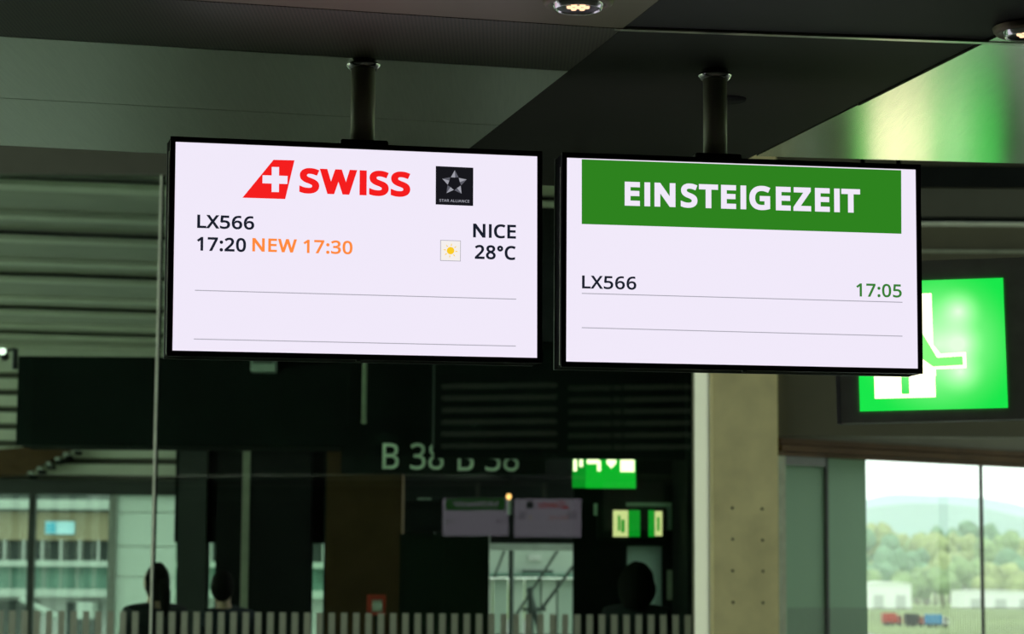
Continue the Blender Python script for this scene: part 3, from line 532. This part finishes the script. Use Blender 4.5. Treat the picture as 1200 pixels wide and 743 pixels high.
# little orange glow on a stem in place of a mirrored downlight
il = empty('mirrored_lamp', atY(596.5, 604, 15.96)); tag(il, 'tiny orange glow for a mirrored downlight above the mirrored screens', 'lamp')
loc_px(il, 'stem', 595.5, 598, 526, 579, 15.96, 0.012, 'black_matte'); loc_px(il, 'holder', 594.5, 599, 585, 603, 15.96, 0.02, 'light_grey', 0.002)
q = atY(596.3, 582, 15.96) - il.location
lathe('glint', [(0, -0.021), (0.013, -0.016), (0.019, 0), (0.013, 0.016), (0, 0.021)], 'glint_orange', il, 16, Matrix.Translation(q))
# grey sensor box on the soffit
sx = empty('sensor_box', atY(308, 436, 15.8)); tag(sx, 'small grey box on the black soffit under the red logo screen', 'box')
loc_px(sx, 'body', 293.5, 322.5, 418, 435.5, 15.82, 0.12, 'light_grey', 0.006); loc_px(sx, 'lens_plate', 296, 320, 420, 426, 15.81, 0.012, 'grey_paint', 0.002)

# dark cabinet built solid in place of a mirrored box, black panel on top
cb = empty('mirrored_box', (atY(520, 700, 17).x, 17, 0)); tag(cb, 'tall dark green cabinet in place of a mirrored box behind the striped glass', 'cabinet')
zc = atY(520, 626, 17).z; xl, xr = atY(468, 680, 17).x - cb.location.x, atY(573, 680, 17).x - cb.location.x
bbox('carcass', xl, xr, 0.01, 0.6, 0.08, zc - 0.02, 'cabinet_green', cb, 0.004); bbox('plinth', xl + 0.02, xr - 0.02, 0.04, 0.58, 0, 0.08, 'black_matte', cb)
bbox('top', xl - 0.004, xr + 0.004, 0, 0.61, zc - 0.02, zc, 'cabinet_green', cb, 0.003)
for (u0, u1) in ((xl, (xl + xr) / 2), ((xl + xr) / 2, xr)):
    d = bbox('door', u0 + 0.004, u1 - 0.004, 0, 0.012, 0.1, zc - 0.03, 'cabinet_green', cb, 0.002)
    bbox('handle', (u0 + u1) / 2 - 0.04, (u0 + u1) / 2 + 0.04, -0.02, 0, 1.02, 1.035, 'black_matte', d)
bk = empty('dark_panel', (atY(497, 600, 17.1).x, 17.1, zc)); tag(bk, 'upright black panel standing on the tall dark cabinet', 'monitor')
xl, xr = atY(476, 600, 17.1).x - bk.location.x, atY(521, 600, 17.1).x - bk.location.x; zt = atY(497, 586, 17.1).z - zc
bbox('panel', xl, xr, 0, 0.04, 0.02, zt, 'black_plastic', bk, 0.004); bbox('foot', -0.08, 0.08, -0.04, 0.14, 0, 0.02, 'black_plastic', bk, 0.003)
bbox('pale_strip', -0.05, 0.05, -0.004, 0.03, zt, zt + 0.015, 'light_grey', bk)

# dark piers of the vestibule and the wall behind it
def pier(name, x0, x1, Y, d, m, label, ztop=5.06): return struct(pxbox(name, x0, x1, 600, 743, Y, d, m, z0=0, z1=ztop), label, 'wall')
pier('wall_pier_first', 207, 240, 20, 0.3, 'dark_post', 'narrow dark green pier right of the glass joint')
pier('wall_pier_second', 252, 282, 20, 0.3, 'black_matte', 'black pier left of the pale thin post')
pier('wall_pier_third', 291, 363, 20, 0.3, 'black_matte', 'wide black pier between pale post and narrow opening')
pier('wall_pier_fourth', 379, 573, 20, 0.4, 'black_matte', 'black wall behind the tall dark cabinet')
pier('wall_column_brown', 381, 470, 18, 0.4, 'brown_trim', 'dark brown column left of the tall cabinet')
vb = struct(empty('wall_vestibule_back'), 'black wall behind the lit sign boxes', 'wall')
for (q0, q1, zz0, zz1) in ((672, 735, 0, 5.06), (776, 809, 0, 5.06), (735, 776, atY(755, 640, 17.1).z, 5.06)): pxbox('wall_piece', q0, q1, 600, 743, 17.1, 0.2, 'black_matte', vb, z0=zz0, z1=zz1)
tp = pxbox('pale_post', 282, 290.5, 600, 743, 20, 0.1, 'olive_post', z0=0, z1=5.06); tag(tp, 'thin pale olive post between two black piers', 'post')
struct(pxbox('wall_beam', 205, 680, 540, 637, 20.1, 0.3, 'black_matte', z1=5.06), 'black wall above the bright opening', 'wall')
lb = pxbox('pale_lintel', 573, 672, 637, 645, 19.98, 0.1, 'light_grey'); tag(lb, 'pale horizontal beam under the mirrored screens', 'beam')
struct(pxbox('wall_added_low', 574, 672, 744, 760, 20.0, 0.3, 'black_matte', z0=0), 'unseen low black wall added under the bright opening', 'wall')  # added below view so the opening does not brighten the metal ceiling
struct(pxbox('window_6', 735, 776, 640, 743, 17.15, 0.03, 'frost_teal', z0=0.0), 'teal frosted panel behind the person with bushy hair', 'window')
struct(pxbox('window_7', 782, 801, 668, 703, 17.07, 0.03, 'olive_post'), 'small frosted square right of the bushy haired person', 'window')
struct(bbox('wall_light_block', -1.42, -1.3, 20.5, 34, 0, 5.06, 'black_matte'), 'unseen dark wall added between corridor and outdoors', 'wall')  # added out of view to block daylight behind the piers

# corridor beyond the glass: slatted ceiling, louvred end wall and window
sl = struct(empty('ceiling_slats', (0, 0, 0)), 'pale slatted ceiling seen through the left glass pane', 'ceiling')
sl.location = (-4.6, 20, 4.9); sl.rotation_euler.z = R(12)
near = 17.6
for k, far in enumerate((19.3, 21.0, 22.5, 24.2, 25.7, 27.5, 29.0, 30.5, 32.0, 33.4)):
    y0, y1 = near + 0.1 - 20, far - 20; b = 0.0 if k % 2 else 0.05
    t = bbox('slat', -5.5, 5.5, y0, y1 - 0.12, 0.0 + b, 0.05 + b, 'slat_grey', sl); bbox('slat_highlight', -5.5, 5.5, y1 - 0.3 + 0.03 * k * .6, y1, -0.045, 0.0, 'slat_paint', t)  # paler far edge paints in the light each slat catches
    near = far
FY = 34.0
ew = struct(empty('wall_far'), 'louvred end wall of the corridor on the left', 'wall')
def fz(y, x=100): return atY(x, y, FY).z
XR = -1.42
bbox('end_panel', -9.2, XR, FY, FY + 0.2, fz(424), 5.06, 'slat_paint', ew)
bbox('end_board', -9.2, XR, FY + 0.15, FY + 0.3, fz(566), fz(424), 'olive_wall', ew)
for k in range(7):
    ya = 424 + 20.0 * k
    bbox('louvre', -9.2, XR, FY - 0.02, FY + 0.15, fz(ya + 12.5), fz(ya), 'slat_paint', ew)
bbox('transom', -9.2, XR, FY - 0.12, FY + 0.1, fz(580), fz(563), 'dark_post', ew)
ww = struct(empty('window_8'), 'end window of the corridor looking out on the pier building', 'window')
a_ = atY(136, 650, FY).x; b_ = atY(206, 650, FY).x
bbox('side_panel', a_, b_, FY, FY + 0.06, 0, fz(580), 'frost_side', ww)
for yy in (600, 640, 676):
    bbox('panel_joint', a_, b_, FY - 0.01, FY, fz(yy + 0.6), fz(yy - 0.6), 'light_grey', ww)
bbox('light_post', atY(127, 650, FY).x, a_, FY - 0.05, FY + 0.08, 0, fz(580), 'light_grey', ww)
m_ = atY(37, 650, FY).x; bbox('mullion', m_ - 0.05, m_ + 0.05, FY - 0.05, FY + 0.05, 0, fz(580), 'dark_post', ww)
bbox('pane', -9.2, m_ - 0.05, FY, FY + 0.02, 0, fz(580), 'pane_clear', ww); bbox('pane', m_ + 0.05, atY(127, 650, FY).x, FY, FY + 0.02, 0, fz(580), 'pane_clear', ww)
bbox('pane', b_, XR, FY, FY + 0.02, 0, fz(580), 'pane_green', ww)
# stair soffit crossing the louvres at the far left
ss = empty('stair_flank', atY(30, 556, 33.6)); tag(ss, 'brown stair flank with a stepped edge under the soffit at left', 'stair')
P = [atY(x_, y_, 33.6) - ss.location for (x_, y_) in ((-40, 560), (30, 556), (96, 521), (60, 521), (-40, 530))]
prism('flank', [(v.x, v.z) for v in P], 0, 0.1, 'brown_trim', ss, 'Y')
for k in range(6):
    v = atY(33 + 10.5 * k, 555 - 5.6 * k, 33.6) - ss.location
    bbox('step', v.x, v.x + 0.07, -0.03, 0.1, v.z - 0.02, v.z + 0.03, 'light_grey', ss)
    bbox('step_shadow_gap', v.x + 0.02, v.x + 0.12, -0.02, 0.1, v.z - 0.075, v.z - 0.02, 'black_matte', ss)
sp = empty('spotlight', atY(3, 412, 16.4)); tag(sp, 'small lit white spotlight at the left edge beside the soffit', 'lamp')
q = Matrix.Rotation(R(70), 4, 'X')
lathe('lamp_face', [(0, 0.0), (0.026, 0.0), (0.026, 0.006), (0, 0.006)], 'lamp_white', sp, 20, q); lathe('lamp_can', [(0.028, 0.0), (0.030, -0.09), (0, -0.09)], 'black_plastic', sp, 20, q)
v = atY(17, 408, 16.4) - sp.location; bar('arm', (0.0, 0.03, 0.0), (v.x, 0.03, v.z), 0.01, 'black_plastic', sp); bar('drop', (v.x, 0.03, v.z), (v.x, 0.03, atY(17, 424, 16.4).z - sp.location.z - 0.05), 0.02, 'black_plastic', sp)
# red pictogram sign
rs = empty('fire_sign', atY(441, 720, 16.9)); tag(rs, 'small red square sign with white pictogram on the dark column', 'sign')
loc_px(rs, 'plate', 430, 452, 697, 721, 16.9, 0.02, 'red_paint', 0.002)
for (q0, q1, r0, r1) in ((436, 448, 703, 707), (436, 439.5, 703, 716), (444.5, 448, 703, 716), (436, 448, 713, 716.5), (440, 444, 707, 713)):
    loc_px(rs, 'pictogram', q0, q1, r0, r1, 16.893, 0.006, 'white_paint')
bar('post', (0, 0.03, -rs.location.z), (0, 0.03, 0.0), 0.015, 'black_matte', rs)

# ------------------------------------------------------------------ people behind the glass
def skin_mesh(name, pts, edges, material, parent, root=0, sub=2):
    me = bpy.data.meshes.new(name); me.from_pydata([p[:3] for p in pts], edges, []); me.materials.append(MATS[material])
    o = bpy.data.objects.new(name, me); COL.objects.link(o); o.parent = parent
    md = o.modifiers.new('skin', 'SKIN'); md.use_smooth_shade = True
    sv = me.skin_vertices[0].data
    for i, p in enumerate(pts):
        rr = p[3]; sv[i].radius = rr if isinstance(rr, tuple) else (rr, rr); sv[i].use_root = (i == root)
    s = o.modifiers.new('sub', 'SUBSURF'); s.levels = sub; s.render_levels = sub
    return o
def ellip(name, c, r, m, parent, seg=20, rings=14, warp=0.0, seed=0):
    bm = bmesh.new(); bmesh.ops.create_uvsphere(bm, u_segments=seg, v_segments=rings, radius=1)
    for v in bm.verts:
        k = 1 + warp * noise.noise(v.co * 2.3 + Vector((seed, 0, 0)))
        v.co = Vector((c[0] + v.co.x * r[0] * k, c[1] + v.co.y * r[1] * k, c[2] + v.co.z * r[2] * k))
    return obj(name, bm, m, parent, True)
def person(px, Y, height, rz, label, cloth, hair, tilt=0.0, lean=0.0):
    p = atY(px, 700, Y); root = empty('person', (p.x, p.y, 0)); root.rotation_euler.z = rz; root.scale = (height / 1.75,) * 3
    tag(root, label, 'person')
    # body: pelvis, spine, neck, head, arms with hands, legs with feet (faces -Y)
    V = [(0, 0, 0.95, (0.15, 0.11)), (0, 0, 1.10, (0.135, 0.10)), (lean * .4, -0.01, 1.30, (0.16, 0.11)), (lean * .7, 0, 1.42, (0.13, 0.085)), (lean, 0, 1.50, 0.055), (lean + tilt * .3, -0.015, 1.56, 0.055),
         (lean + tilt * .7, -0.02, 1.63, (0.073, 0.092)), (lean + tilt, -0.01, 1.69, (0.070, 0.085))]
    Ed = [(0, 1), (1, 2), (2, 3), (3, 4), (4, 5), (5, 6), (6, 7)]
    A = {}
    for s in (-1, 1):
        n = len(V)
        V += [(s * .17 + lean * .7, 0, 1.41, 0.055), (s * .235 + lean * .5, 0.02, 1.15, 0.045), (s * .24, -0.10, 0.93, 0.033), (s * .235, -0.14, 0.87, (0.035, 0.018))]
        Ed += [(3, n), (n, n + 1), (n + 1, n + 2), (n + 2, n + 3)]
        for j, (dx, dz, ln) in enumerate(((-.028, 0, .07), (-.010, 0, .08), (.010, 0, .078), (.028, 0.004, .062))):
            m0 = len(V); V += [(s * .235 + dx, -.155, .835, 0.008), (s * .235 + dx, -.165, .835 - ln * .55, 0.008), (s * .235 + dx, -.155, .835 - ln, 0.007)]; Ed += [(n + 3, m0), (m0, m0 + 1), (m0 + 1, m0 + 2)]
        m0 = len(V); V += [(s * .20, -.16, .865, 0.009), (s * .185, -.175, .83, 0.008)]; Ed += [(n + 3, m0), (m0, m0 + 1)]
        n = len(V)
        V += [(s * .095, 0, 0.86, (0.085, 0.09)), (s * .105, -0.01, 0.50, 0.055), (s * .11, 0.02, 0.10, 0.038), (s * .115, -0.05, 0.04, (0.04, 0.03)), (s * .12, -0.16, 0.03, (0.04, 0.022))]
        Ed += [(0, n), (n, n + 1), (n + 1, n + 2), (n + 2, n + 3), (n + 3, n + 4)]
    body = skin_mesh('body', V, Ed, 'skin', root)
    hx = lean + tilt * .75; hz_ = 1.645
    ellip('head_form', (hx, -0.015, hz_), (0.075, 0.095, 0.112), 'skin', root)
    ellip('nose', (hx, -0.113, hz_ - 0.02), (0.013, 0.018, 0.022), 'skin', root, 10, 8); ellip('mouth', (hx, -0.100, hz_ - 0.06), (0.024, 0.008, 0.007), 'red_paint', root, 10, 6)
    for s in (-1, 1):
        ellip('ear', (hx + s * .076, 0.0, hz_ - .01), (0.01, 0.02, 0.03), 'skin', root, 10, 8); ellip('eye', (hx + s * .03, -0.098, hz_ + .005), (0.012, 0.008, 0.007), 'black_plastic', root, 10, 6)
    # clothes: jacket with sleeves, trousers, shoes
    J = [(0, 0, 0.90, (0.175, 0.13)), (0, 0, 1.10, (0.16, 0.12)), (lean * .4, -0.01, 1.30, (0.185, 0.13)), (lean * .7, 0, 1.44, (0.16, 0.10)), (lean * .95, 0.012, 1.51, 0.085)]
    JE = [(0, 1), (1, 2), (2, 3), (3, 4)]
    for s in (-1, 1):
        n = len(J); J += [(s * .185 + lean * .7, 0, 1.42, 0.08), (s * .24 + lean * .5, 0.02, 1.15, 0.06), (s * .243, -0.09, 0.95, 0.046)]; JE += [(3, n), (n, n + 1), (n + 1, n + 2)]
    skin_mesh('jacket', J, JE, cloth, root)
    T = [(0, 0, 0.93, (0.165, 0.12))]; TE = []
    for s in (-1, 1):
        n = len(T); T += [(s * .098, 0, 0.82, (0.10, 0.10)), (s * .107, -0.005, 0.50, 0.072), (s * .112, 0.01, 0.10, 0.06)]; TE += [(0, n), (n, n + 1), (n + 1, n + 2)]
        ellip('shoe', (s * .118, -0.08, 0.045), (0.05, 0.14, 0.045), 'black_matte', root, 12, 8)
    skin_mesh('trousers', T, TE, 'cloth_dark', root)
    h = hair
    if h == 'bushy': ellip('hair', (hx, 0.035, hz_ - .03), (0.132, 0.118, 0.180), 'hair_dark', root, 28, 20, 0.10, 3)
    elif h == 'short': ellip('hair', (hx, 0.022, hz_ + .03), (0.092, 0.100, 0.125), 'hair_dark', root, 24, 16, 0.06, 5)
    elif h == 'tail':
        ellip('hair', (hx, 0.030, hz_ + .0), (0.088, 0.100, 0.140), 'hair_dark', root, 24, 16, 0.05, 9)
        skin_mesh('ponytail', [(hx, 0.11, hz_ + .02, 0.035), (hx, 0.15, hz_ - .06, 0.045), (hx, 0.16, hz_ - .16, 0.04), (hx, 0.14, hz_ - .25, 0.02)], [(0, 1), (1, 2), (2, 3)], 'hair_dark', root)
    return root
person(182, 16.35, 1.70, R(215), 'dark clothed person with long dark hair behind the glass joint at left', 'cloth_dark', 'tail', 0.0, 0.0)
person(268, 17.2, 1.64, R(190), 'dark clothed person with short hair leaning before the pale post', 'cloth_navy', 'short', 0.03, 0.03)
person(746, 16.3, 1.715, R(180), 'person with bushy dark hair in front of the teal panel', 'cloth_dark', 'bushy')

# ------------------------------------------------------------------ outdoors
GZ = -4.35
gr = bpy.data.objects.new('x', None)
gnd = bbox('ground', -900, 2500, 16, 4200, GZ - 1, GZ, 'grass'); struct(gnd, 'green airfield grass outside', 'ground')
apn = bbox('ground_apron', -120, 40, 30, 330, GZ, GZ + 0.03, 'apron'); struct(apn, 'grey apron outside the terminal', 'ground')
# pier building at left
PB = 90.0
pb = empty('pier_building', (atY(60, 650, PB).x, PB, GZ)); tag(pb, 'long pale pier building with tan band and glazing outside at left', 'building')
def pbx(name, ya, yb, m, d=0.0, x0=-140, x1=420, th=None, par=None):
    a = atY(x0, 650, PB); b = atY(x1, 650, PB); zt = atY(60, ya, PB).z; zl = atY(60, yb, PB).z; o = pb.location
    return bbox(name, a.x - o.x, b.x - o.x, -d, (9 if th is None else th), zl - o.z, zt - o.z, m, par or pb)
pbx('parapet', 575, 588, 'dark_glazing', 0, x0=-140, x1=100); pbx('roof_edge', 586, 597, 'pale_concrete', 0.6); pbx('gutter', 597, 600, 'steel_dark', 0.1)
pbx('tan_band', 600, 633, 'tan_wall'); win = pbx('window_band', 633, 657, 'dark_glazing', -0.3)
for k in range(21): pbx('window_post', 633, 657, 'light_grey', 0.0, -40 + 22 * k, -38 + 22 * k, 0.3)
pbx('ledge', 657, 664, 'pale_concrete', 0.8); gb = pbx('glazed_band', 664, 690, 'teal_glazing', 0.1)
for k in range(24): pbx('glazing_bar', 664, 690, 'pale_concrete', 0.2, -45 + 19.5 * k, -43.8 + 19.5 * k, 0.1)
pbx('rail', 690, 699, 'pale_concrete', 1.0); pbx('lower_wall', 699, 760, 'light_grey', -0.4)
pbx('lower_opening', 704, 760, 'dark_glazing', -0.3, -20, 46, 1); pbx('lower_opening', 706, 760, 'steel_dark', -0.3, 78, 118, 1)
pbx('crate', 705, 724, 'pale_concrete', 1.5, 100, 117, 0.5)
sg = pbx('sign', 611, 626, 'pale_blue', 0.15, 53, 87, 0.0); pbx('sign_field', 612.5, 624.5, 'blue_sign', 0.2, 54, 65, 0.0, sg)
a = atY(34, 701, PB) - pb.location; b = atY(76, 722, PB) - pb.location
bar('stair_rail', (a.x, -1.6, a.z), (b.x, -1.6, b.z), 0.12, 'pale_concrete', pb)
# jet bridge and stair frame seen in the bright opening
jb = empty('jet_bridge', (atY(622, 650, 34).x, 34, GZ)); tag(jb, 'pale green jet bridge outside the bright opening', 'jet bridge')
def jx(name, x0, x1, ya, yb, m, d=0.0, th=2.5, zl=None):
    a = atY(x0, 690, 34); b = atY(x1, 690, 34); o = jb.location; zt = atY(622, ya, 34).z - o.z; zb = atY(622, yb, 34).z - o.z
    return bbox(name, a.x - o.x, b.x - o.x, -d, th, zb, zt, m, jb)
jx('upper_wall', 500, 760, 600, 672, 'pale_concrete'); jx('floor_edge', 500, 760, 672, 677, 'teal_glazing', 0.1)
for k in range(9): jx('lower_panel', 540 + 19 * k, 557 + 19 * k, 678, 780, 'pale_concrete' if k % 2 else 'jet_panel', -0.05)
jx('window', 619, 634, 650, 657, 'light_grey', 0.03, 0.1); jx('slot', 612, 648, 668, 672, 'steel_dark', 0.08, 0.1)
jx('support', 560, 570, 780, 980, 'steel_dark'); jx('support', 680, 690, 780, 980, 'steel_dark')
sf = empty('steel_frame', (atY(622, 700, 24).x, 24, GZ)); tag(sf, 'dark steel post with diagonal braces in the bright opening', 'frame')
def sfb(name, x0, y0, x1, y1, r, m='steel_dark'):
    o = sf.location; p = atY(x0, y0, 24) - o; q = atY(x1, y1, 24) - o; bar(name, p, q, r, m, sf)
o = sf.location; p = atY(599.5, 640, 24) - o; bar('post', (p.x, 0, 0), p, 0.028, 'steel_dark', sf, 12)
sfb('brace', 655, 643, 604, 722, 0.014); sfb('brace', 673, 662, 633, 716, 0.018); sfb('brace', 592, 643, 579, 677, 0.012); sfb('crossbar', 573, 675, 660, 675, 0.008); sfb('strut', 620, 690, 634, 745, 0.03); sfb('platform', 612, 714, 640, 714, 0.02)
sfb('strut', 622, 688, 622, 760, 0.03)

# airfield seen through the right hand window
def blob_tree(x, y, h, wdt, leaf, seed):
    root = empty('forest_tree', (x, y, GZ)); tag(root, 'leafy green tree in the distant forest edge beyond the airfield', 'tree', 'distant forest trees')
    bm = bmesh.new(); rnd = random.Random(seed)
    for k in range(5):
        c = Vector((rnd.uniform(-.3, .3) * wdt, rnd.uniform(-.3, .3) * wdt, h * rnd.uniform(.42, .85))); r = wdt * rnd.uniform(.30, .46)
        g = bmesh.ops.create_icosphere(bm, subdivisions=2, radius=1)
        for v in g['verts']:
            kx = 1 + .35 * noise.noise(v.co * 2.1 + Vector((seed * 3.1 + k, 0, 0))); v.co = c + Vector((v.co.x * r * kx, v.co.y * r * kx, v.co.z * r * kx * 1.15))
    obj('crown', bm, leaf, root); bar('trunk', (0, 0, 0), (0, 0, h * .5), wdt * .05, 'bark', root, 8); return root
rnd = random.Random(3)
for row, (Y, top, x0, step) in enumerate(((634, 609, 975, 42), (622, 611, 996, 42), (606, 616, 984, 43), (592, 622, 1004, 43), (572, 636, 990, 43), (556, 650, 1010, 43), (540, 664, 992, 46), (526, 672, 1014, 46))):
    for k in range(7):
        px = x0 + step * k + rnd.uniform(-2, 2); b = atY(px, 690, Y); h = atY(px, top + rnd.uniform(-7, 7), Y).z - GZ
        if px > 1270: continue
        blob_tree(b.x, Y + rnd.uniform(-1, 1), h, rnd.uniform(5.8, 6.8), rnd.choice(['leaf_a', 'leaf_b', 'leaf_c']), row * 10 + k)
def ridge(name, Y, prof, m, label):
    bm = bmesh.new(); fr_, bk_ = [], []
    for (px, py) in prof:
        t = atY(px, py, Y); fr_.append(bm.verts.new((t.x, Y - 260, GZ - 1))); bk_.append(bm.verts.new((t.x, Y, t.z)))
    back = [bm.verts.new((v.co.x, Y + 300, GZ - 1)) for v in bk_]
    for a, b in ((fr_, bk_), (bk_, back)):
        for i in range(len(prof) - 1): bm.faces.new((a[i], a[i + 1], b[i + 1], b[i]))
    bmesh.ops.subdivide_edges(bm, edges=bm.edges[:], cuts=3, use_grid_fill=True)
    for v in bm.verts:
        if v.co.z > GZ + 3: v.co.z += 9 * noise.noise(v.co * 0.012)
    return struct(obj(name, bm, m, None, True), label, 'hill')
ridge('hill_distant', 3600, [(700, 612), (900, 598), (1000, 586), (1040, 582), (1085, 580), (1120, 581), (1150, 585), (1200, 596), (1300, 604), (1700, 612)], 'hill_far', 'distant hill tinted pale blue green for haze under the white sky')
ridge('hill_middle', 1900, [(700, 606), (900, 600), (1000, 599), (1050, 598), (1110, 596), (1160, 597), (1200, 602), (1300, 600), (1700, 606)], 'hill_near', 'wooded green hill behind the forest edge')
def shed(x0, x1, yt, yb, Y, label, ridge_px):
    a = atY(x0, 700, Y); b = atY(x1, 700, Y); zt = atY((x0 + x1) / 2, yt, Y).z - GZ; root = empty('airfield_shed', ((a.x + b.x) / 2, Y, GZ)); tag(root, label, 'building')
    hw_ = (b.x - a.x) / 2
    bbox('wall', -hw_, hw_, 0, 14, 0, zt, 'white_wall', root); zr = atY(x0, ridge_px, Y).z - GZ
    prism('roof', [(-hw_ - .3, zt), (hw_ + .3, zt), (hw_ * .2, zr), (-hw_ * .2, zr)], -0.3, 14.3, 'white_wall', root, 'Y')
    n = max(2, int(hw_ / 2.2))
    for k in range(n): bbox('gate', -hw_ + (k + .3) * 2 * hw_ / n, -hw_ + (k + .75) * 2 * hw_ / n, -0.15, 0, 0, zt * .55, 'light_grey', root)
shed(1016, 1068, 684, 712, 480, 'white airfield shed left of the window mullion', 681.5)
shed(1129, 1215, 692.5, 712, 500, 'long low white airfield shed right in the window', 691.5)
def truck(px, Y, L_, col, label):
    p = atY(px, 715, Y); root = empty('airfield_truck', (p.x, Y, GZ)); root.scale = (0.55,) * 3; tag(root, label, 'truck')
    bbox('cargo_box', -L_ / 2, L_ * .22, 0, 2.2, .8, 3.0, col, root, 0.05); cabin = bbox('cabin', L_ * .25, L_ / 2, 0, 2.2, .6, 2.4, 'white_paint' if col == 'blue_paint' else 'red_paint', root, 0.15)
    bbox('windscreen', L_ * .3, L_ * .46, -0.03, 0.02, 1.5, 2.2, 'dark_glazing', cabin); bbox('chassis', -L_ / 2, L_ / 2, .2, 2.0, .5, .8, 'tyre', root)
    for x_ in (-L_ * .33, -L_ * .05, L_ * .36): lathe('wheel', [(0, -.15), (.5, -.15), (.5, .15), (0, .15)], 'tyre', root, 16, Matrix.Translation((x_, .1, .5)) @ Matrix.Rotation(R(90), 4, 'X'))
truck(1046, 305, 4.6, 'red_paint', 'red truck parked before the white shed outside'); truck(1072, 300, 4.2, 'tyre', 'dark truck with red cabin parked on the airfield'); truck(1098, 296, 5.2, 'blue_paint', 'blue truck parked right of the dark truck on the airfield')

# thin daylight haze lying over the airfield
hm = bpy.data.materials.new('haze'); hm.use_nodes = True; nt = hm.node_tree; nt.nodes.clear()
vsn = nt.nodes.new('ShaderNodeVolumeScatter'); vsn.inputs['Color'].default_value = (0.93, 0.98, 1.0, 1); vsn.inputs['Density'].default_value = 0.0003
on = nt.nodes.new('ShaderNodeOutputMaterial'); nt.links.new(vsn.outputs[0], on.inputs['Volume']); MATS['haze'] = hm
hzo = bbox('haze', -100, 1400, 130, 3300, GZ + 0.1, 70, 'haze'); hzo['kind'] = 'stuff'; hzo['label'] = 'thin pale haze over the distant airfield and hills'; hzo['category'] = 'haze'
SC.cycles.volume_bounces = 2
